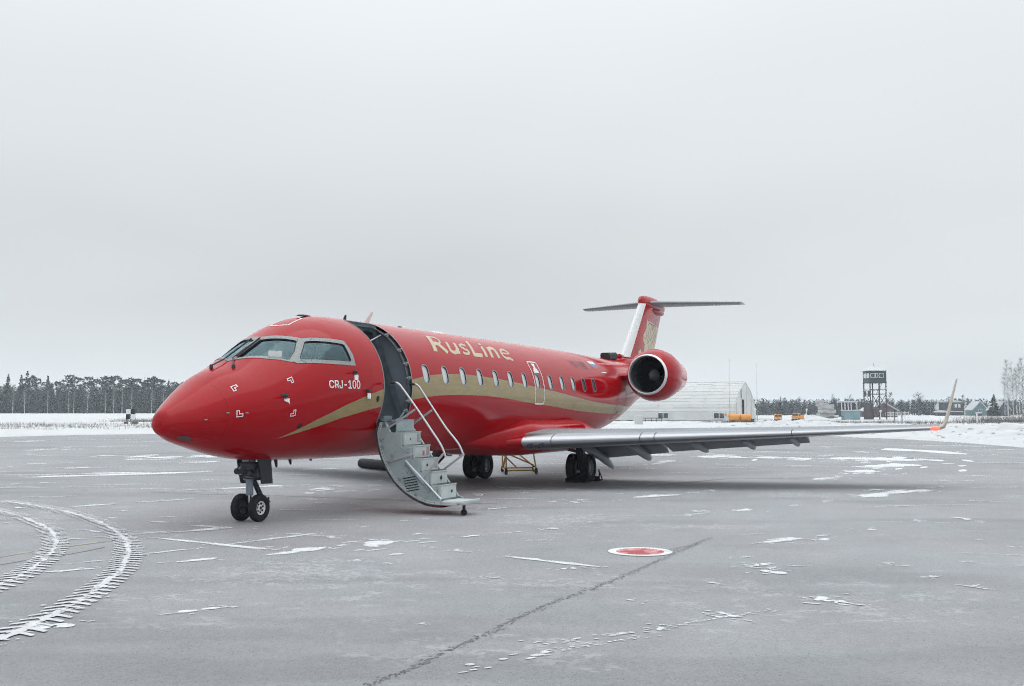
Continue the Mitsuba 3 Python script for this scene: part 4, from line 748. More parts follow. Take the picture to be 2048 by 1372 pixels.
put(ng, 'steering_unit', cat(st), 'gear_dark')
put(ng, 'drag_brace', tube([(NX - .02, 0, .78), (NX + .75, 0, 1.12)], .04), 'gear_dark')
for s in (-1, 1): put(ng, 'gear_door', prism([(NX - .10, 1.08), (NX + .24, 1.08), (NX + .30, .62), (NX + .02, .63), (NX - .04, .80)], .025, 'xz', s * .22 - .012), 'gear_dark')
for s in (-1, 1):
    mg = put(AC, 'main_gear', cat([cyl([13.72, s * 1.53, .42], [13.66, s * 1.50, 1.2], .085, .11, 16), cyl([13.75, s * 1.78, .37], [13.75, s * 1.28, .37], .05, n=12), bevbox([13.74, s * 1.53, .40], [.26, .16, .2], .04)]), 'gear_dark', smooth=40)
    for dy in (-.2, .2): wheel(mg, (13.75, s * (1.53 + dy), .369), .369, .235, .19, 'gear_grey', s if dy > 0 else -s)
    put(mg, 'side_brace', cat([tube([(13.66, s * 1.5, .78), (13.2, s * .75, 1.0)], .045), tube([(13.7, s * 1.52, .70), (14.25, s * 1.5, .95), (14.4, s * 1.48, 1.05)], .035)]), 'gear_dark')
    put(mg, 'torque_link', cat([prism([(13.80, .45), (13.86, .45), (14.10, .66), (14.04, .70)], .06, 'xz', s * 1.53 - .03), prism([(14.02, .66), (14.10, .66), (13.80, .92), (13.74, .88)], .06, 'xz', s * 1.53 - .03)]), 'gear_dark')
    put(mg, 'gear_door', prism([(13.35, 1.15), (14.15, 1.15), (14.12, .80), (13.95, .62), (13.5, .62), (13.38, .8)], .03, 'xz', s * 1.98 - .015), 'gear_dark')
    put(mg, 'brake_unit', cat([cyl([13.75, s * 1.36, .37], [13.75, s * 1.46, .37], .15, n=20), cyl([13.75, s * 1.60, .37], [13.75, s * 1.70, .37], .15, n=20), tube([(13.7, s * 1.6, .5), (13.62, s * 1.66, .8), (13.64, s * 1.52, 1.05)], .014, 6, 10)]), 'gear_grey')

# ---- airstair door, lowered
ARC = [(-1.225, 1.66), (-1.165, 1.466), (-1.19, 1.27), (-1.266, 1.019), (-1.383, .798), (-1.548, .581), (-1.777, .395), (-2.033, .267), (-2.255, .200), (-2.50, .185)]
STEP = [(-1.72, 1.47), (-1.92, 1.225), (-2.10, .995), (-2.29, .765), (-2.48, .53)]
as_ = put(AC, 'airstair', prism(ARC + [(-2.50, .26), (-2.40, .30), (-2.42, .50), (-2.24, .52), (-2.24, .74), (-2.05, .76), (-2.05, .97), (-1.88, .99), (-1.88, 1.20), (-1.68, 1.22), (-1.68, 1.45), (-1.44, 1.47), (-1.36, 1.62)], .05, 'yz', 4.405), 'stair_grey', label='lowered grey airstair of the forward door')
arc = np.array(ARC); ts = np.linspace(0, 1, 40); ac = np.stack([PchipInterpolator(np.linspace(0, 1, len(arc)), arc[:, i])(ts) for i in (0, 1)], 1)
tg = np.gradient(ac, axis=0); tg /= np.linalg.norm(tg, axis=1, keepdims=True); nr = np.stack([tg[:, 1], -tg[:, 0]], 1); nr *= np.sign((nr * (ac - [-2.6, 1.5])).sum(1, keepdims=True))
put(as_, 'side_panel', prism(ARC + [(-2.50, .26), (-2.40, .30), (-1.36, 1.62)], .05, 'yz', 5.245), 'stair_grey')
oa = ac + nr * .045
put(as_, 'door_skin', loft([np.stack([np.full(40, x), q[:, 0], q[:, 1]], 1) for x, q in ((4.40, ac + nr * .02), (4.43, oa), (5.27, oa), (5.30, ac + nr * .02))], closed=False, caps=False), 'red_paint', smooth=40)
put(as_, 'inner_skin', loft([np.stack([np.full(40, x), ac[:, 0] - nr[:, 0] * .03, ac[:, 1] - nr[:, 1] * .03], 1) for x in (4.455, 5.245)], closed=False, caps=False), 'stair_grey', smooth=40)
for x in (4.402, 5.298): put(as_, 'seal', tube(np.stack([np.full(40, x), ac[:, 0] + nr[:, 0] * .012, ac[:, 1] + nr[:, 1] * .012], 1), .016), 'gear_dark', smooth=True)
rib = ac - nr * .07
put(as_, 'edge_rib', loft([np.stack([np.full(40, 4.398), q[:, 0], q[:, 1]], 1) for q in (ac - nr * .012, rib)], closed=False, caps=False), 'step_grey')
for k_, (y, z) in enumerate(STEP):
    z2 = STEP[k_ + 1][1] if k_ < 4 else .29
    s_ = put(as_, 'step', cat([bevbox([4.755, y + .10, (z + z2) / 2], [.57, .20, z - z2 - .012], .008), box([4.755, y + .095, z + .004], [.575, .215, .018]), box([4.755, y + .002, z2 + .012], [.55, .006, .02])]), 'step_grey')
    hx = [4.66, 4.80, 4.62, 4.80, 4.86][k_]; w_ = [.03, .05, .05, .09, .05][k_]
    if k_ != 1: put_ = cat([cyl([hx, y - .001, (z + z2) / 2], [hx, y - .010, (z + z2) / 2], w_ * .5, n=4 if k_ == 3 else 12)])
    else: put_ = box([hx, y - .003, (z + z2) / 2 - .02], [.06, .006, .09])
    scene[numbered(s_ + '_marker')] = None if False else dict(mikit.ply(put_, 'black' if k_ != 1 else 'placard_red'))
    if k_ in (0, 1, 2): scene[numbered(s_ + '_placard')] = dict(mikit.ply(box([4.95, y - .003, (z + z2) / 2 + .01], [.09, .006, .15]), 'bezel'))
put(as_, 'tread', cat([box([4.755, y + .09, z + .016], [.55, .18, .008]) for y, z in STEP]), 'gear_dark')
put(as_, 'top_plate', cat([bevbox([4.90, -1.46, 1.58], [.62, .03, .24], .01), box([4.90, -1.42, 1.69], [.62, .12, .02])]), 'stair_grey')
put(as_, 'foot_plate', cat([bevbox([4.77, -2.72, .235], [.62, .46, .05], .012), bevbox([4.47, -2.60, .215], [.05, .42, .07], .01), bevbox([4.77, -2.945, .25], [.62, .02, .06], .008)]), 'step_grey')
for x in (4.66,): put(as_, 'castor', cat([cyl([x - .02, -2.84, .055], [x + .02, -2.84, .055], .055, n=18), box([x, -2.84, .13], [.06, .03, .10])]), 'rubber')
LR = [(-1.467, 2.378), (-1.549, 2.378), (-1.614, 2.349), (-1.70, 2.26), (-1.827, 2.11), (-2.054, 1.832), (-2.31, 1.503), (-2.46, 1.31), (-2.53, 1.20), (-2.594, 1.044)]
RR_ = [(-1.349, 2.373), (-1.433, 2.372), (-1.518, 2.327), (-1.60, 2.22), (-1.84, 1.903), (-2.139, 1.515), (-2.33, 1.31), (-2.40, 1.22), (-2.492, 1.035)]
for x, Lp in ((4.42, LR), (5.30, RR_)):
    h_ = put(as_, 'handrail', tube([(x, y, z) for y, z in Lp], .019, 10, 48), 'rail_metal', smooth=True)
    scene[numbered(h_ + '_grip')] = dict(mikit.ply(tube([(x, Lp[0][0] + .03, Lp[0][1] - .005), (x, Lp[0][0], Lp[0][1]), (x, Lp[1][0], Lp[1][1])], .023, 10), 'seal', smooth=True))
for x, a, b in ((4.42, (-1.36, 1.529), (-1.958, 1.887)), (5.30, (-1.371, 1.597), (-1.806, 1.874)), (4.40, (-2.10, .62), (-2.56, 1.10)), (5.30, (-2.077, .77), (-2.50, 1.06)), (4.39, (-1.447, .939), (-1.964, 1.087)), (4.385, (-1.788, .96), (-2.536, .285))):
    put(as_, 'brace', tube([(x, *a), (x, *b)], .021), 'rail_metal', smooth=True)
put(as_, 'strut', cat([tube([(4.375, -1.80, .93), (4.375, -2.18, .55)], .028), tube([(4.375, -2.18, .55), (4.375, -2.30, .43)], .016)]), 'gear_grey', smooth=True)
put(as_, 'hinge_gear', cat([box([4.88, -1.26, 1.60], [.9, .16, .07]), box([4.60, -1.25, 1.72], [.26, .05, .10]), tube([(4.45, -1.22, 1.70), (4.60, -1.30, 1.62), (5.0, -1.28, 1.72)], .018), tube([(5.0, -1.28, 1.72), (5.12, -1.30, 1.84)], .022), cyl([4.40, -1.30, 1.60], [4.48, -1.30, 1.60], .05, n=14)]), 'jamb')
put(as_, 'louvre', cat([box([4.402, -1.86 - .016 * j, .66 - .045 * j], [.010, .27, .018], rx=-.18) for j in range(6)]), 'black')
rv = []
for q in np.linspace(.03, .97, 34): p = ac[int(q * 39)] - nr[int(q * 39)] * .045; rv.append(cyl([4.401, *p], [4.392, *p], .009, n=6))
put(as_, 'rivets', cat(rv), 'gear_dark', kind='stuff')
for y, z in ((-1.26, 1.33), (-1.30, 1.20), (-1.42, .93), (-1.66, .62), (-2.0, .36), (-1.50, 1.05)): put(as_, 'bracket', cat([bevbox([4.385, y, z], [.035, .05, .05], .01), cyl([4.38, y, z], [4.355, y, z], .016, n=8)]), 'gear_grey')
# step fittings sit on the steps: third level under the airstair
for k_ in [k for k in list(scene) if k.endswith('_marker') or '_marker_' in k or k.endswith('_placard') or k.endswith('_grip') or '_grip_' in k]:
    if k_.startswith(as_ + '__'):
        nm = 'step_fitting' if 'marker' in k_ else 'step_placard' if 'placard' in k_ else 'rail_grip'
        d_ = scene.pop(k_); labels.pop(k_, None); scene[numbered(as_ + '__' + nm)] = d_

# ---- equipment round the aircraft
k = thing('air_duct', 'thick black flexible air duct lying on the apron behind the airstair', 'duct')
dp = np.array([(16.45, 7.15, .17), (15.7, 5.8, .17), (14.9, 4.6, .17), (13.9, 3.5, .19), (12.6, 2.6, .28), (11.4, 1.7, .52), (10.7, 1.0, .85), (10.5, .8, 1.0)])
q = np.linspace(0, 1, 160); dpp = np.stack([PchipInterpolator(np.linspace(0, 1, 8), dp[:, i])(q) for i in range(3)], 1)
put(k, None, tube(dpp, .155 + .008 * np.sin(q * 420), 18), 'black', smooth=30)
k = thing('wheeled_stand', 'yellow tubular maintenance stand on small wheels under the far side of the airliner', 'stand')
A, B, C_, D_ = (16.66, 2.18), (17.3, 1.42), (15.5, 1.5), (16.1, .8)
put(k, 'frame', cat([tube([(*a, za), (*b, zb)], .022, 6) for a, za, b, zb in ((A, .12, B, .12), (A, .12, C_, .12), (C_, .12, D_, .12), (B, .12, D_, .12), (A, .12, A, .62), (C_, .12, C_, .62), (A, .62, C_, .62), (A, .62, B, .20), (B, .16, (16.9, 1.9), .66), (A, .55, (16.95, 1.85), .14), (C_, .6, A, .15), (D_, .12, (16.3, 1.0), .72), ((16.9, 1.9), .66, (16.3, 1.0), .72), (A, .62, (16.9, 1.9), .66), ((16.55, 2.1), .12, (16.62, 2.0), .66))]), 'yellow_frame', smooth=40)
for x, y in (A, B, C_, D_): put(k, 'wheel', cat([cyl([x, y - .02, .075], [x, y + .02, .075], .075, n=16), box([x, y, .14], [.05, .06, .08])]), 'rubber')
k = thing('wheel_chock', 'dark tubular chock frame set behind the near main wheels', 'chock')
put(k, 'frame', cat([tube([(14.16, -1.98, .03), (14.16, -1.92, .20), (14.10, -1.9, .30), (14.20, -1.88, .20), (14.24, -1.86, .03)], .017, 6), tube([(14.16, -1.98, .03), (14.16, -1.2, .03)], .02, 6), tube([(14.24, -1.86, .03), (14.24, -1.2, .03)], .02, 6), tube([(14.16, -1.55, .05), (14.22, -1.52, .22), (14.24, -1.5, .05)], .015, 6), tube([(14.16, -1.92, .18), (14.20, -1.88, .18)], .012, 6)]), 'gear_dark')
put(k, 'block', prism([(13.98, 0), (14.22, 0), (14.18, .12), (14.10, .13)], .7, 'xz', -1.9), 'rubber')
k = thing('wheel_chock', 'low dark chock wedged in front of the near main wheels', 'chock')
put(k, 'block', cat([prism([(13.30, 0), (13.52, 0), (13.44, .10), (13.36, .11)], .6, 'xz', -1.85), cyl([13.33, -1.52, .13], [13.33, -1.60, .13], .03)]), 'rubber')

# ---------------------------------------------------------------- airfield background, in airfield axes (t, s, z)
def gz(t, s): return float(terrain(np.array([float(t)]), np.array([float(s)]))[0])
def pb(parent, name, mesh, bsdf, smooth=False, **kw): return put(parent, name, mesh, bsdf, smooth, SITE, **kw)
k = thing('checker_board', 'black and white chequered marker board on legs in the snow left of the nose', 'marker board')
ms = []
tl, tr, sb, zb_, zt_ = -52.90, -51.64, 140.0, .75, 2.13
for i in range(2):
    for j in range(2): pb(k, 'square', box([tl + .315 + .63 * i, sb, zb_ + .345 + .69 * j], [.628, .05, .688]), 'pale_frame' if i != j else 'black')
for t_ in (tl + .04, tr - .04, (tl + tr) / 2): pb(k, 'leg', cat([cyl([t_, sb + .06, -.3], [t_, sb + .06, 2.0], .035, n=8), cyl([t_, sb + .7, -.3], [t_, sb + .08, 1.2], .025, n=6)]), 'gear_dark')
for t_ in (tl - .1, tr - .3, tr + .05): pb(k, 'ballast', bevbox([t_, sb + .3, gz(t_, sb) + .1], [.5, .6, .28], .08), 'house_brown')

# hangar of curved sheet metal rows
hg = thing('hangar', 'long pale grey arched sheet metal hangar behind the engine', 'hangar')
g0, g1 = np.array([62.29, 287.0]), np.array([72.8, 305.0]); gv = g1 - g0; Wd = np.linalg.norm(gv); gv /= Wd; lv = np.array([-gv[1], gv[0]]); Lh = 46.0; zf = -.85
prof = np.array([(0, 0), (.35, 2.7), (1.05, 4.5), (2.3, 6.4), (4.0, 8.3), (6.2, 10.0), (8.2, 11.15)]); prof[:, 0] *= (Wd / 2) / 8.2; full = np.vstack([prof, np.stack([Wd - prof[::-1][1:, 0], prof[::-1][1:, 1]], 1)])
def hp_(u, l, z): b = g0 + gv * u + lv * l; return np.array([b[0], b[1], zf + z])
rg = np.random.default_rng(12)
for i in range(len(full) - 1):
    (u0, z0), (u1, z1) = full[i], full[i + 1]
    if i > 6:   # far slope, unseen: one sheet
        pb(hg, 'roof_panel', trimesh.Trimesh([hp_(u0, 0, z0), hp_(u0, Lh, z0), hp_(u1, Lh, z1), hp_(u1, 0, z1)], [[0, 1, 2], [0, 2, 3]]), 'sheet_metal'); continue
    rows = 1 if i == 0 else 2
    for r_ in range(rows):
        a, b = r_ / rows, (r_ + 1) / rows
        for j in range(10):
            l0, l1 = j * Lh / 10 + .01, (j + 1) * Lh / 10 - .01; o = rg.uniform(-.035, .035)
            ua, za, ub, zb2 = u0 + (u1 - u0) * a, z0 + (z1 - z0) * a, u0 + (u1 - u0) * b, z0 + (z1 - z0) * b
            n_ = np.array([-(zb2 - za), (ub - ua)]); n_ /= np.linalg.norm(n_); oo = .045 + o * .3
            q4 = [hp_(ua - .02 + n_[0] * oo * 1.6, l0, za + n_[1] * oo * 1.6), hp_(ua + n_[0] * oo * 1.6, l1, za + n_[1] * oo * 1.6 + o), hp_(ub + n_[0] * oo * .2, l1, zb2 + n_[1] * oo * .2 + o), hp_(ub + n_[0] * oo * .2, l0, zb2 + n_[1] * oo * .2)]
            q4 += [p_ - np.array([gv[0] * n_[0], gv[1] * n_[0], n_[1]]) * .05 for p_ in q4]
            f_ = [[0, 1, 2], [0, 2, 3], [4, 6, 5], [4, 7, 6], [0, 5, 1], [0, 4, 5], [3, 2, 6], [3, 6, 7], [1, 5, 6], [1, 6, 2], [0, 3, 7], [0, 7, 4]]
            pb(hg, 'wall_panel' if i == 0 else 'roof_panel', trimesh.Trimesh(q4, f_, process=False), 'sheet_metal')
gpoly = [hp_(u, .0, z) for u, z in full]; ctr = hp_(Wd / 2, 0, 0)
nb = 9
for l_, dd in ((0.0, -1), (Lh, 1)):
    for j in range(nb):
        u0, u1 = j * Wd / nb + .03, (j + 1) * Wd / nb - .03; ztop = lambda u: float(np.interp(u, full[:, 0], full[:, 1])) - .05
        us = np.linspace(u0, u1, 5); o_ = l_ + dd * (.08 + .04 * (j % 2))
        for za, zb2 in (((0, 1.7), (6.1, None)) if j == 3 and l_ == 0 else ((0, None),)):   # the fourth bay has the open doorway
            v = np.array([hp_(u, o_, za) for u in us] + [hp_(u, o_, ztop(u) if zb2 is None else zb2) for u in us])
            pb(hg, 'gable_panel', trimesh.Trimesh(v, [[a, a + 1, a + 6] for a in range(4)] + [[a, a + 6, a + 5] for a in range(4)], process=False), 'gable_metal')
pb(hg, 'gable_edge', cat([tube([hp_(u, -.12, z) for u, z in full], .11, 5), tube([hp_(Wd / 2, 0, 11.2), hp_(Wd / 2, Lh, 11.2)], .12, 5)]), 'sheet_metal')
ud0, ud1 = 3 * Wd / nb, 4 * Wd / nb
pb(hg, 'door_frame', cat([tube([hp_(a, -.15, 1.7), hp_(b, -.15, c)], .09, 4) for a, b, c in ((ud0, ud0, 6.1), (ud1, ud1, 6.1))] + [tube([hp_(ud0, -.15, z), hp_(ud1, -.15, z)], .09, 4) for z in (1.7, 6.1)]), 'gable_metal')
pb(hg, 'lamp_bracket', tube([hp_(6.2, -.25, 6.3), hp_(6.2, -.25, 9.2)], .06, 5), 'gear_dark')
for l0 in (2.6, 19.5, 36):
    w_ = pb(hg, 'window', cat([box((hp_(-.12, l0 + 1.5, 1.35)), [.1, .1, .1])] + [tube([hp_(-.1, l0 + a, za), hp_(-.1, l0 + b, zb2)], .09, 4) for a, za, b, zb2 in ((0, .6, 3.2, .6), (0, 2.2, 3.2, 2.2), (0, .6, 0, 2.2), (3.2, .6, 3.2, 2.2), (1.6, .6, 1.6, 2.2))]), 'pale_frame')
    pb(w_, 'pane', trimesh.Trimesh([hp_(-.06, l0 + a, z) for a, z in ((0, .6), (3.2, .6), (3.2, 2.2), (0, 2.2))], [[0, 1, 2], [0, 2, 3]]), 'dark_glass')

# watch tower
tw_ = thing('watch_tower', 'steel framed airfield watch tower with dark green cabin', 'tower')
t0, t1, s0, s1, zb_ = 116.6, 121.75, 332.0, 338.0, -1.1
legs = [(a, b) for b in (s0, s1) for a in (t0, t0 + 2.9, t1)]
for a, b in legs: pb(tw_, 'leg', cyl([a, b, zb_ - .5], [a, b, 11.2], .2, n=6), 'rust_brown')
br = []
for b in (s0, s1):
    for z in (3.0, 7.4, 8.8): br.append(tube([(t0, b, z), (t1, b, z)], .11, 4))
    br += [tube([(t0 + 1, b, 6.8), (t1 - 2.4, b, 2.6)], .11, 4), tube([(t1 - 2.4, b, 7.4), (t1, b, 3.0)], .11, 4), tube([(t1, b, 7.4), (t1 - 2.4, b, 3.4)], .10, 4), tube([(t0 + .3, b, 1.2), (t1 - 2.4, b, 5.2)], .11, 4), tube([(t1 - 2.4, b, 2.8), (t1, b, -.6)], .10, 4), tube([(t1 - 2.4, b, -.8), (t1, b, 2.8)], .10, 4)]
for a in (t0, t1): br += [tube([(a, s0, z), (a, s1, z)], .11, 4) for z in (3.0, 7.4)]
pb(tw_, 'bracing', cat(br), 'rust_brown')
pb(tw_, 'cabin', cat([box([(t0 + t1) / 2, 335, 13.1], [t1 - t0 + .3, 6.3, 3.9])]), 'tower_green')
pb(tw_, 'cabin_floor', box([(t0 + t1) / 2, 335, 11.1], [t1 - t0 + .5, 6.6, .25]), 'rust_brown')
for a, w_ in ((t0 + .2, 1.35), (t0 + 1.75, .75), (t0 + 2.95, 1.3)):
    q = pb(tw_, 'window', cat([box([a + w_ / 2, 331.72, z_], [w_ + .12, .12, .14]) for z_ in (12.75, 14.1)] + [box([a + (w_ if e else 0), 331.72, 13.42], [.14, .12, 1.5]) for e in (0, 1)]), 'pale_frame')
    pb(q, 'pane', box([a + w_ / 2, 331.72, 13.42], [w_, .05, 1.35]), 'dark_glass')
for b, w_ in ((s0 + .3, 1.9), (s0 + 2.9, 2.2)):
    q = pb(tw_, 'window', cat([box([t0 - .20, b + w_ / 2, z_], [.12, w_ + .12, .14]) for z_ in (12.75, 14.1)] + [box([t0 - .20, b + (w_ if e else 0), 13.42], [.12, .14, 1.5]) for e in (0, 1)]), 'pale_frame')
    pb(q, 'pane', box([t0 - .17, b + w_ / 2, 13.42], [.05, w_, 1.35]), 'pale_frame')
cx_, cy_ = (t0 + t1) / 2, 335.0; e_ = 3.75
rp = [(cx_ - e_, cy_ - e_, 15.0), (cx_ + e_, cy_ - e_, 15.0), (cx_ + e_, cy_ + e_, 15.0), (cx_ - e_, cy_ + e_, 15.0), (cx_, cy_, 16.75), (cx_, cy_, 14.95)]
rf = pb(tw_, 'roof', trimesh.Trimesh(rp, [[0, 1, 4], [1, 2, 4], [2, 3, 4], [3, 0, 4], [0, 5, 1], [1, 5, 2], [2, 5, 3], [3, 5, 0]]), 'roof_sheet')
pb(rf, 'vent', cat([cyl([cx_ - .3, cy_, 16.5], [cx_ - .3, cy_, 17.5], .06, n=6), box([cx_ - .3, cy_, 17.3], [.35, .06, .06])]), 'gear_dark')
pb(tw_, 'skirt_panel', cat([box([t0 - .1, s0 + 3, 1.7], [.12, 5.9, 5.4]), box([t0 + .35, s0 - .1, 1.7], [.7, .12, 5.4])]), 'rust_brown')
for a in (1.2, 4.4): pb(tw_, 'hanging_panel', box([t0 - .1, s0 + a, 7.5], [.1, 1.7, 1.8]), 'rust_brown')
pb(tw_, 'stair', cat([tube([(t1 - 2.2, s0 + 2.5, 7.4), (t1 - .9, s0 + 2.5, 11.2)], .05, 4), tube([(t1 - 1.6, s0 + 2.5, 7.4), (t1 - .3, s0 + 2.5, 11.2)], .05, 4)] + [box([t1 - 1.9 + 1.3 * q, s0 + 2.5, 7.5 + 3.6 * q], [.5, .8, .06]) for q in np.linspace(0, 1, 11)]), 'rust_brown')

# vehicles
def orange_truck(label, t, s, z, w, h, rot, long_):
    k_ = thing('service_truck', label, 'truck', 'orange airfield trucks')
    M = SITE @ T().translate([t, s, z]).rotate([0, 0, 1], rot)
    P = lambda n_, m_, b_, **kw: put(k_, n_, m_, b_, kw.get('smooth', False), M)
    P('cab', cat([bevbox([0, .7, .95 * h / 2.5 + .2], [w, 1.5, .75], .12), bevbox([0, .8, 1.75 * h / 2.5], [w * .92, 1.3, .95 * h / 2.5], .14)]), 'orange')
    P('chassis', cat([box([0, 1.8, .55], [w * .75, long_, .25]), box([0, -.08, .48], [w, .22, .32])]), 'black')
    P('body', bevbox([0, long_ * .55 + .9, 1.25 * h / 2.5], [w, long_ * .75, 1.1 * h / 2.5], .12), 'orange')
    for sx in (-1, 1):
        P('windscreen', box([sx * w * .21, .13, 1.82 * h / 2.5], [w * .36, .04, .5 * h / 2.5]), 'dark_glass')
        P('headlight', cyl([sx * w * .38, -.06, .95], [sx * w * .38, -.12, .95], .12, n=12), 'pale_frame')
        P('side_window', box([sx * w * .465, .8, 1.82 * h / 2.5], [.04, .7, .45 * h / 2.5]), 'dark_glass')
        for yy in (.6, long_ * .75 + .6): P('wheel', cat([cyl([sx * (w / 2 - .28), yy, .42], [sx * w / 2, yy, .42], .44, n=20)]), 'rubber')
    P('bumper_stripe', cat([box([sx * w * (.18 + .12 * j), -.09, .98 - .12 * abs(j - .5)], [w * .10, .03, .2], ry=.7 * sx) for sx in (-1, 1) for j in (0, 1)]), 'pale_frame')
    P('beacon', cat([cyl([0, .9, 2.2 * h / 2.5], [0, .9, 2.35 * h / 2.5], .12, n=10), box([0, .9, 2.18 * h / 2.5], [w * .7, .25, .1])]), 'mast_red')
orange_truck('orange truck seen head on in the snow, left of the two', 79.2, 304, -1.38, 2.3, 2.5, -14, 3.6)
orange_truck('orange truck turned three quarters, half behind snow, right of the two', 83.6, 302, -1.22, 2.35, 2.7, -48, 2.6)
k = thing('tank_trailer', 'yellow orange twin tank trailer with a long boom in front of the hangar', 'trailer')
for a, b in ((56.3, 58.95), (59.1, 62.0)):
    m_ = lathe([(0, .02), (.05, .75), (.25, .98), ((b - a) - .25, .98), ((b - a) - .05, .75), (b - a, .02)], 'x', 24, (a, 265, .12)); pb(k, 'tank', m_, 'orange', smooth=40)
pb(k, 'boom', cat([tube([(56.6, 264.6, .75), (54.2, 264.4, 1.25)], .10, 5), tube([(56.6, 264.6, .35), (54.6, 264.4, .85)], .08, 5), tube([(55.6, 264.5, .45), (55.2, 264.5, 1.05)], .06, 5)]), 'orange')
pb(k, 'chassis', cat([box([59.2, 265, -.95], [6.6, 1.6, .18]), box([55.3, 265, -1.0], [2.2, .2, .14]), box([62.2, 264.6, -.7], [.8, 1.7, 1.2])]), 'rust_brown')
for a in (57.2, 60.6): pb(k, 'wheel', cyl([a, 264.0, -1.0], [a, 264.3, -1.0], .42, n=18), 'rubber')
k = thing('barrier', 'low dark tubular barrier in the snow right of the tank trailer', 'barrier')
pb(k, 'rail', cat([tube([(60.5, 258, -.15), (65.8, 258, -.15), (66.2, 258, -.9)], .05, 5)]), 'gear_dark')
for a in (61, 62.6, 64.2, 65.4): pb(k, 'post', tube([(a, 258, -.15), (a, 258, -1.4)], .04, 5), 'gear_dark')

# lamps and masts
for t_, s_, zt_, lab in ((66.75, 280, 2.29, 'white globe lamp post beside the hangar gable'), (86.55, 300, 2.25, 'white globe lamp post by the snow heap, right of the trucks'), (90.22, 250, 1.82, 'white globe lamp post in front of the watch tower')):
    k = thing('globe_lamp', lab, 'lamp post', 'white globe lamp posts along the snow')
    m_ = trimesh.creation.icosphere(2, .30); m_.apply_translation([t_, s_, zt_]); zg = gz(t_, s_)
    pb(k, 'globe', m_, 'white_paint', smooth=True); pb(k, 'post', cyl([t_, s_, zg - .2], [t_, s_, zt_ - .25], .10, n=8), 'white_paint')
for t_, s_, zt_, lab in ((59.75, 280, 16.4, 'tall thin red and white mast in front of the hangar'), (69.65, 290, 15.6, 'tall thin red and white mast right of the hangar')):
    k = thing('radio_mast', lab, 'mast', 'thin masts near the hangar'); zg = gz(t_, s_) - .2; zz_ = np.linspace(zg, zt_, 9)
    for i in range(8): pb(k, 'section', cyl([t_, s_, zz_[i]], [t_, s_, zz_[i + 1]], .085 - .006 * i, .079 - .006 * i, n=6), 'mast_red' if i in (0, 1, 2) else 'roof_sheet')
k = thing('marker_post', 'plain white post standing in the snow near the dark fir', 'post'); pb(k, None, cat([box([86.48, 190, .45], [.22, .2, 1.9])]), 'white_paint')
for t_, lab in ((116.1, 'dark bare pole right of the watch tower, left of the pair'), (118.35, 'dark bare pole right of the watch tower, right of the pair')):
    k = thing('dark_pole', lab, 'pole', 'dark poles by the watch tower'); pb(k, None, cat([cyl([t_, 310, gz(t_, 310) - .3], [t_, 310, 2.0], .14, n=8), box([t_, 310, 1.9], [.5, .08, .08])]), 'gear_dark')
k = thing('ground_table', 'dark low bench frame in the snow below the engine', 'bench'); zg = gz(37, 270)
pb(k, 'top', box([36.9, 270, .0], [5.6, .8, .18]), 'gear_dark')
for a in (35.2, 36.8, 38.2, 39.5): pb(k, 'leg', cyl([a, 270, zg - .3], [a, 270, 0], .08, n=5), 'gear_dark')
k = thing('concrete_block', 'pale upright block in the snow beneath the tail', 'block'); pb(k, None, bevbox([18.6, 150, .2], [1.15, 1.0, 2.1], .05), 'gable_metal')

# sheds and houses
def gable_house(name, label, t, s, w, d, zw, zr, wall, rz=0, win=True):
    k_ = thing(name, label, 'house'); zg = min(gz(t, s), 0) - .6; M = SITE @ T().translate([t, s, 0]).rotate([0, 0, 1], rz)
    put(k_, 'wall', prism([(-w / 2, zg), (w / 2, zg), (w / 2, zw), (0, zr), (-w / 2, zw)], d, 'xz', 0), wall, False, M)
    sl = math.atan2(zr - zw, w / 2); L = (w / 2) / math.cos(sl) + .7
    for e in (-1, 1): put(k_, 'roof', bevbox([e * (w / 4 + .22), d / 2, (zr + zw) / 2 + .02], [L, d + .9, .42], .12, ry=e * sl), 'snow', False, M)
    if win:
        q = put(k_, 'window', cat([box([0, -.06, zw - .4 + o], [1.5, .08, .12]) for o in (-.7, .7)] + [box([o, -.06, zw - .4], [.12, .08, 1.5]) for o in (-.75, 0, .75)]), 'pale_frame', False, M); put(q, 'pane', box([0, -.02, zw - .4], [1.4, .06, 1.3]), 'dark_glass', False, M)
    return k_
gable_house('timber_house', 'brown timber house with snow on one roof slope behind the watch tower', 145.6, 400, 11.6, 9, 2.0, 5.2, 'house_brown', 6, False)
gable_house('timber_house', 'dark green gabled house with snowy roof left of the fir', 224.7, 490, 7.2, 8, 2.5, 6.3, 'house_green', 0)
gable_house('timber_house', 'small dark house with snowy gable behind the birch stems', 226.5, 470, 6.4, 8, 2.3, 6.2, 'house_dark', 10, False)
gable_house('timber_house', 'dark low house with a snowy ridge left of the green house', 232.0, 540, 6.0, 8, 2.6, 5.6, 'house_dark', 30, False)
k = thing('flat_house', 'dark house with a flat snow covered roof behind the winglet', 'house')
pb(k, 'wall', box([224.6, 523, 2.6], [9.4, 6, 7.4]), 'house_dark'); pb(k, 'roof', bevbox([224.4, 523, 6.6], [11.0, 7.5, .7], .2), 'snow')
for a in (226.0, 227.8): q = pb(k, 'window', cat([box([a, 519.9, 4.6 + o], [1.3, .1, .14]) for o in (-.8, .8)]), 'pale_frame'); pb(q, 'pane', box([a, 519.95, 4.6], [1.1, .08, 1.5]), 'pale_frame')
pb(k, 'porch_roof', bevbox([225.5, 518.6, 1.6], [8.5, 3, .5], .15), 'snow')
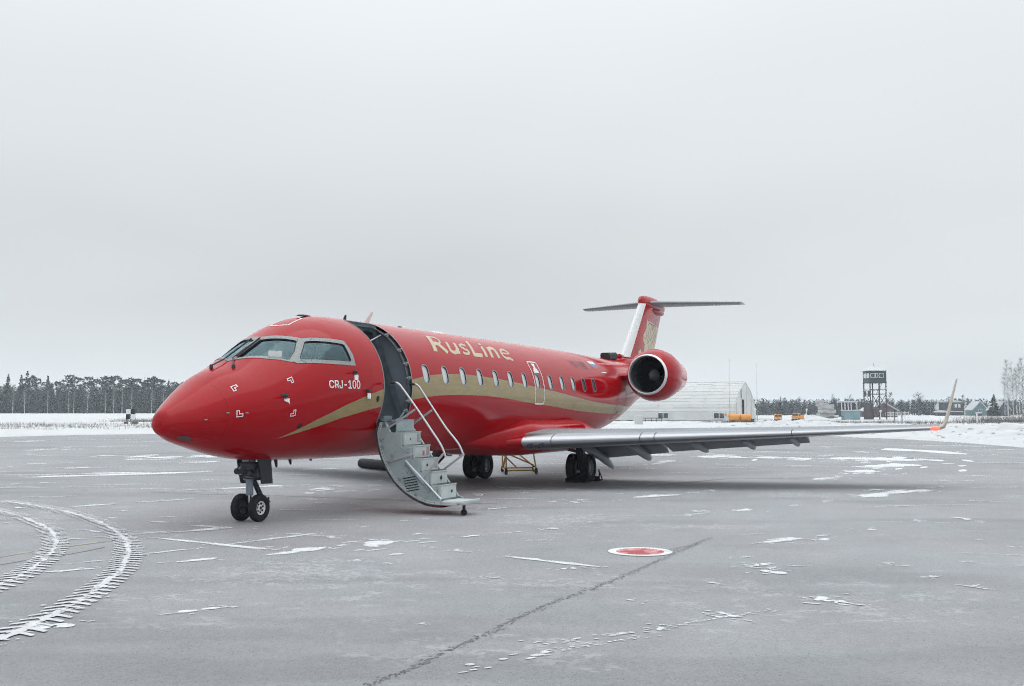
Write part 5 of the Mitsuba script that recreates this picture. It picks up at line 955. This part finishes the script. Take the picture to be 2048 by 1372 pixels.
k = thing('storage_tank', 'pale round storage tank beside the flat roofed house', 'tank'); pb(k, 'body', cyl([226.2, 508, -.8], [226.2, 508, 4.4], 1.25, n=20), 'gable_metal', smooth=40); pb(k, 'lid', lathe([(0, 1.3), (.25, .9), (.35, .01)], 'z', 20, (226.2, 508, 4.4)), 'snow', smooth=40)
k = thing('garden_shelter', 'low shelter under a broad cap of snow left of the winglet', 'shelter'); m_ = trimesh.creation.icosphere(3, 1); m_.apply_scale([3.3, 2.4, .65]); m_.apply_translation([197.4, 470, 1.5]); pb(k, 'roof', m_, 'snow', smooth=True); pb(k, 'wall', box([197.4, 470, .4], [4.6, 3, 2.2]), 'house_dark')
k = thing('garden_shelter', 'small shelter under a thin cap of snow below the green house', 'shelter'); m_ = trimesh.creation.icosphere(3, 1); m_.apply_scale([1.6, 1.4, .32]); m_.apply_translation([205.6, 450, 1.0]); pb(k, 'roof', m_, 'snow', smooth=True); pb(k, 'wall', box([205.6, 450, .1], [2.0, 1.6, 1.8]), 'house_dark')
k = thing('tool_shed', 'pale blue metal shed with a snowy flat roof left of the tower', 'shed')
pb(k, 'wall', box([107.4, 327, .3], [2.9, 3.4, 3.2]), 'shed_blue'); pb(k, 'door', cat([box([109.95, 327, .3], [2.0, 3.3, 3.1]), box([108.95, 325.28, .3], [.1, .06, 3.0])]), 'shed_blue'); pb(k, 'roof', bevbox([108.6, 327, 2.05], [5.6, 3.9, .35], .12), 'snow')
k = thing('open_carport', 'white framed open shelter with hanging cloths left of the tower', 'shelter')
pb(k, 'roof', bevbox([125.0, 380, 5.3], [6.6, 4, .55], .15), 'snow')
for a in (122.1, 123.3, 124.5, 125.6, 127.7): pb(k, 'post', tube([(a, 378.2, 5.1), (a + .15, 378.2, 1.0)], .16, 5), 'pale_frame')
pb(k, 'rail', box([124.8, 378.2, 2.0], [5.4, .1, .2]), 'pale_frame'); pb(k, 'back_wall', box([125, 381.5, 2.4], [6.0, .2, 5.4]), 'house_dark')
k = thing('snowy_stack', 'tall stack of pallets and slabs covered with snow left of the blue shed', 'stack')
rg = np.random.default_rng(21)
for a, z, w_, h_ in ((98.6, 4.9, 2.0, 1.0), (100.6, 3.2, 4.6, 1.5), (99.2, 3.9, 3.0, 1.0), (100.8, 1.7, 5.2, 1.3), (100.4, .3, 5.0, 1.6)): q = pb(k, 'slab', bevbox([a, 327 + rg.uniform(-.5, .5), z], [w_, 3, h_], .2, rz=rg.uniform(-.1, .1)), 'dirty_snow')
pb(k, 'timber', cat([box([100.6, 325.2, -.2], [6.2, .3, .25]), box([103.5, 325.4, .1], [4.2, .2, .15])]), 'house_brown')
k = thing('rail_fence', 'pale low rail fence with snow on its rails right of the tower', 'fence')
for z in (1.25, .45): pb(k, 'rail', box([132, 350, z], [8.0, .12, .30]), 'pale_frame')
for a in np.arange(128.4, 136.2, 1.25): pb(k, 'post', box([a, 350.1, .4], [.16, .14, 2.6]), 'pale_frame')

# ---- trees
def branchy(rg, h, spread, n1, twigs, r0, start=.3, bend=.03):
    """trunk mesh, limb and twig mesh of a bare tree of height h"""
    z = np.linspace(0, 1, 12); tx, ty = np.cumsum(rg.normal(size=(2, 12)), 1) * bend * h / 12
    tr = tube(np.stack([tx, ty, z * h], 1), [r0, r0 * .7, r0 * .35, r0 * .06], 6)
    ms, P, D, W2 = [], [], [], []
    for _ in range(n1):
        q = rg.uniform(start, .97); b = np.array([np.interp(q, z, tx), np.interp(q, z, ty), q * h]); a = rg.uniform(0, 2 * np.pi)
        L = spread * h * (1.05 - q) ** .7 * rg.uniform(.5, 1.1) * (.35 + .65 * min(1, (q - start) / .15 + .4)); el = rg.uniform(.7, 1.2)
        d = np.array([math.cos(a) * math.cos(el), math.sin(a) * math.cos(el), math.sin(el)])
        c = b + d * L * .55; e = c + (d * .6 + np.array([math.cos(a), math.sin(a), rg.uniform(-.2, .9)]) * .4) * L * .55
        ms.append(tube([b, c, e], [r0 * .28 * (1.1 - q) + .012, .018, .008], 3))
        for _ in range(twigs):
            u = rg.uniform(.25, 1); p = b + (c - b) * min(1, u * 2) + (e - c) * max(0, u * 2 - 1); g = d * .7 + rg.normal(size=3) * .55; g[2] += .15
            P.append(p); D.append(g / np.linalg.norm(g) * rg.uniform(.05, .12) * h * .8); W2.append(rg.uniform(.03, .06))
    return tr, cat(ms + [slivers(rg, np.array(P), np.array(D), np.array(W2))])
def conifer(rg, h, spruce):
    tr = tube([(0, 0, 0), (rg.normal() * .2, 0, h * .5), (rg.normal() * .25, 0, h * .97)], [.2, .14, .03], 6)
    P, D, W2 = [], [], []
    n = 260 if spruce else 300
    if spruce:
        for _ in range(n):
            q = rg.uniform(.12, 1); a = rg.uniform(0, 2 * np.pi); R = (1 - q) ** .85 * h * .17 * rg.uniform(.5, 1.1) + .15
            P.append([math.cos(a) * R * .25, math.sin(a) * R * .25, q * h]); D.append([math.cos(a) * R, math.sin(a) * R, -R * .25 + rg.normal() * .15]); W2.append(.6 + R * .6)
    else:
        cl = [(rg.normal() * .09 * h, rg.normal() * .09 * h, rg.uniform(.55, .97) * h, rg.uniform(.05, .10) * h) for _ in range(11)]
        for _ in range(n):
            c = cl[rg.integers(len(cl))]; v = rg.normal(size=3); v /= np.linalg.norm(v); v[2] *= .55
            P.append(np.array(c[:3]) + v * c[3] * rg.uniform(.2, .8)); D.append(v * rg.uniform(.5, 1.2) + [0, 0, .3]); W2.append(rg.uniform(.5, 1.0))
        for c in cl: P.append([0, 0, c[2] * .85]); D.append(np.array([c[0], c[1], c[2] * .15])); W2.append(.18)
    return tr, slivers(rg, np.array(P), np.array(D), np.array(W2))
def kind(fn, n, seed, b0, b1):
    r_ = np.random.default_rng(seed); return [tuple(mikit.ply(m_, b_) for m_, b_ in zip(fn(r_), (b0, b1))) for _ in range(n)]
spruces = kind(lambda r_: conifer(r_, 16, True), 3, 31, 'dark_bark', 'pine_leaf'); pines = kind(lambda r_: conifer(r_, 16, False), 4, 32, 'dark_bark', 'pine_leaf')
birches = kind(lambda r_: branchy(r_, 16, .24, 26, 8, .19, .25), 3, 33, 'birch_bark', 'twig'); tall = kind(lambda r_: branchy(r_, 25, .22, 54, 13, .26, .26), 4, 34, 'birch_bark', 'twig')
def tree(name, label, group, kit, t, s, h, h0, z=None, rz=0, wide=1.0):
    k_ = thing(name, label, 'tree', group); z = gz(t, s) - .1 if z is None else z; f = h / h0
    M = SITE @ T().translate([t, s, z]).rotate([0, 0, 1], rz).scale([f * wide, f * wide, f])
    put(k_, 'trunk', kit[0], None, tw=M); put(k_, 'crown', kit[1], None, tw=M)
ORD = 'first second third fourth fifth sixth seventh eighth ninth tenth eleventh twelfth thirteenth fourteenth fifteenth sixteenth seventeenth eighteenth nineteenth twentieth'.split()
rg = np.random.default_rng(40)
for i, px in enumerate((25, 61, 99, 136, 148, 181, 209, 233, 249, 269, 307, 331)):
    tree('birch_tree', f'pale stemmed bare birch before the left woods, {ORD[i]} from the left', 'birches at the edge of the left woods', birches[i % 3], (px - 1024) / 2037.9 * 505, 505 + rg.uniform(-6, 4), rg.uniform(11.5, 14.5), 16, rz=rg.uniform(0, 360))
for i, (px, top, sp) in enumerate(((17, 748, 1), (43, 750, 1), (55, 742, 1), (72, 752, 0), (96, 751, 1), (121, 756, 0), (148, 750, 0), (169, 751, 0), (193, 750, 0), (212, 753, 0), (228, 749, 0), (240, 751, 0), (258, 756, 0), (273, 755, 0), (289, 752, 0), (305, 754, 0), (321, 756, 0), (338, 760, 1), (354, 764, 0), (372, 762, 0))):
    s_ = 527 + rg.uniform(-6, 6); h = 1.858 + (822.1 - top) / 2038 * s_ - .6
    tree('spruce_tree' if sp else 'pine_tree', f'dark {"pointed spruce" if sp else "round headed pine"} of the left woods, {ORD[i]} evergreen from the left', 'evergreens of the left woods', (spruces if sp else pines)[i % 3], (px - 1024) / 2037.9 * s_, s_, h, 16, rz=rg.uniform(0, 360), wide=1.15)
for i, (px, top) in enumerate(((2008, 745), (2014, 718), (2025, 722), (2032, 735), (2037, 724), (2044, 714), (2052, 726))):
    s_ = 450 + rg.uniform(-8, 8); h = 1.858 + (822.1 - top) / 2038 * s_ - .1
    tree('birch_tree', f'tall white stemmed birch at the right picture edge, {ORD[i]} from the left', 'tall birches at the right edge', tall[i % 4], (px - 1024) / 2037.9 * s_, s_, h, 25, z=-.3, rz=rg.uniform(0, 360), wide=.95)
tree('fir_tree', 'solitary dense dark fir between the green house and the birches', None, [mikit.ply(m_, b_) for m_, b_ in zip(conifer(np.random.default_rng(77), 16, True), ('dark_bark', 'pine_leaf'))], 220.9, 468, 10.6, 16, z=-.9, wide=1.75)
tree('spruce_tree', 'slim dark spruce just right of the hangar', None, spruces[1], 131.5, 500, 9.5, 16, wide=.8)
# far woods as one mass
def woods(t0, t1, s0, s1, n, hmin, hmax, seed, twigs=34, ev=.3):
    r_ = np.random.default_rng(seed); P, D, W2, tr, E1, E2, E3 = [], [], [], [], [], [], []
    for _ in range(n):
        t, s, h = r_.uniform(t0, t1), r_.uniform(s0, s1), r_.uniform(hmin, hmax); z = gz_l(t, s)
        P.append([t, s, z - .3]); D.append([r_.normal() * .3, 0, h * .95]); W2.append(r_.uniform(.2, .5))
        m_ = int(twigs * h / 12)
        q = r_.uniform(.08, 1, m_); a = r_.uniform(0, 2 * np.pi, m_); L = h * .17 * (1.15 - q) * r_.uniform(.5, 1.2, m_) + .5
        P += np.stack([t + r_.normal(size=m_) * .25, s + r_.normal(size=m_) * .3, z + q * h * .92], 1).tolist(); D += np.stack([np.cos(a) * L, np.sin(a) * L, L * r_.uniform(.1, 1.2, m_)], 1).tolist(); W2 += r_.uniform(.18, .55, m_).tolist()
        if r_.random() < ev:
            m_ = 70; hh = h * r_.uniform(.4, 1.0); q = r_.uniform(.05, 1, m_); a = r_.uniform(0, 2 * np.pi, m_); R = (1 - q) ** .8 * hh * .2 + .2
            E1 += np.stack([t + np.cos(a) * R * .2, s + np.sin(a) * R * .2, z + q * hh], 1).tolist(); E2 += np.stack([np.cos(a) * R, np.sin(a) * R, -R * .2], 1).tolist(); E3 += (R * .6 + .6).tolist()
    return slivers(r_, P, D, W2), (slivers(r_, E1, E2, np.array(E3)) if E1 else None)
_tg, _sg = np.meshgrid(np.linspace(-420, 420, 60), np.linspace(380, 680, 30), indexing='ij'); _zg = terrain(_tg.ravel(), _sg.ravel()).reshape(_tg.shape)
from scipy.interpolate import RegularGridInterpolator
_gi = RegularGridInterpolator((np.linspace(-420, 420, 60), np.linspace(380, 680, 30)), _zg, bounds_error=False, fill_value=0.0)
def gz_l(t, s): return float(_gi((t, s)))
k = thing('woods', 'far dark blue grey woods behind the snow left of the nose', 'woods', kind='stuff')
a, b = woods(-330, 40, 512, 600, 2300, 11, 17.5, 50, twigs=46, ev=.40)
pb(k, 'bare_stems', a, 'bare_wood', kind='stuff'); pb(k, 'evergreens', b, 'pine_leaf', kind='stuff')
k = thing('hedgerow', 'far low belt of bare bushes and trees behind the village on the right', 'bushes', kind='stuff')
a, b = woods(70, 330, 528, 610, 1250, 5.5, 10.0, 51, twigs=66, ev=.10)
pb(k, 'bare_stems', a, 'bare_wood', kind='stuff'); pb(k, 'evergreens', b, 'pine_leaf', kind='stuff')
for i, (px, top, w_) in enumerate(((1596, 796, 1.6), (1836, 786, 1.7), (1700, 790, 1.0), (1664, 790, .9), (1780, 786, .9), (1897, 793, 1.1), (1925, 792, 1.1), (1800, 800, 1.2))):
    s_ = 505; h = 1.858 + (822.1 - top) / 2038 * s_ + .6
    tree('bare_tree', f'bare round headed tree before the right hand hedgerow, {ORD[i]} of the eight', 'bare trees on the village side', [mikit.ply(m_, b_) for m_, b_ in zip(branchy(np.random.default_rng(60 + i), 9, .42, 40, 16, .16, .12), ('dark_bark', 'bare_wood'))], (px - 1024) / 2037.9 * s_, s_, h, 9, wide=w_)
# clods thrown up along the ploughed edge of the apron
r_ = np.random.default_rng(91); cl = []
while len(cl) < 420:
    t, s = r_.uniform(14, 62), r_.uniform(42, 112); P_ = shapely.Point(t, s)
    if APRON.contains(P_) or not 1.0 < APRON.exterior.distance(P_) < 16: continue
    m_ = trimesh.creation.icosphere(1, 1.0); v = m_.vertices * (1 + .35 * (r_.random((len(m_.vertices), 1)) - .5)); R_ = r_.uniform(.03, .12) * (1.5 if r_.random() < .1 else 1)
    cl.append(trimesh.Trimesh(v * [R_ * r_.uniform(.8, 1.7), R_ * r_.uniform(.8, 1.5), R_ * r_.uniform(.45, .8)] + [t, s, gz(t, s) + R_ * .15], m_.faces, process=False))
k = thing('snow_clods', 'small lumps of ploughed snow along the right edge of the apron', 'snow', kind='stuff'); pb(k, None, cat(cl), 'snow', False)
# dry grass and scrub standing out of the snow
def grass(n, gen, h, seed, b_, label, name='dry_grass', w_=(.02, .045)):
    r_ = np.random.default_rng(seed); P = []
    while len(P) < n: P += gen(r_)
    P = np.array(P[:n]); z = terrain(P[:, 0], P[:, 1]) - .02; D = np.stack([r_.normal(size=n) * .3, r_.normal(size=n) * .3, np.ones(n)], 1) * (r_.uniform(h * .4, h, n))[:, None]
    k_ = thing(name, label, 'grass', kind='stuff'); pb(k_, None, slivers(r_, np.c_[P, z], D, r_.uniform(*w_, n)), b_)
def tufts(ts, ss, rt, rs):
    def g(r_):
        t, s = r_.uniform(*ts), r_.uniform(*ss); n_ = r_.integers(6, 26); return [(t + r_.normal() * rt, s + r_.normal() * rs) for _ in range(n_)]
    return g
grass(5200, tufts((-75, -22), (98, 135), .9, .8), .55, 71, 'scrub', 'thin dry grass poking through the snow left of the nose')
grass(1600, lambda r_: [(-62 + r_.normal() * 2.6, 170 + r_.normal() * 2.0) for _ in range(40)] + [(-78 + r_.normal() * 3.5, 128 + r_.normal() * 1.5) for _ in range(30)], .8, 72, 'scrub', 'denser dark tussocks in the snow left of the marker board')
grass(3000, tufts((50, 118), (150, 215), 1.2, 1.0), .8, 73, 'scrub', 'dry brown grass in the snow behind the wing tip', w_=(.03, .07))
grass(2600, tufts((46, 100), (225, 262), 1.0, 1.0), .9, 74, 'scrub', 'scattered dry stalks in the snow below the hangar and trucks', w_=(.03, .06))
grass(4200, tufts((108, 145), (215, 255), 1.4, 1.5), 2.6, 75, 'scrub', 'brown leafless scrub in front of the right birches', 'scrub_thicket', (.04, .09))
# ---------------------------------------------------------------- air
scene['haze_air'] = {'type': 'homogeneous', 'albedo': rgb((0.84, 0.93, 0.995)), 'sigma_t': rgb((0.0003, 0.0003, 0.0003))}
labels['haze'] = {'label': 'thin pale winter haze over the whole airfield', 'category': 'haze', 'kind': 'stuff'}
scene['haze'] = {'type': 'cube', 'to_world': T().translate([0, 0, 15]).scale([6300, 6300, 18.5]), 'bsdf': {'type': 'null'}, 'interior': {'type': 'ref', 'id': 'haze_air'}}
scene['camera']['medium'] = {'type': 'ref', 'id': 'haze_air'}
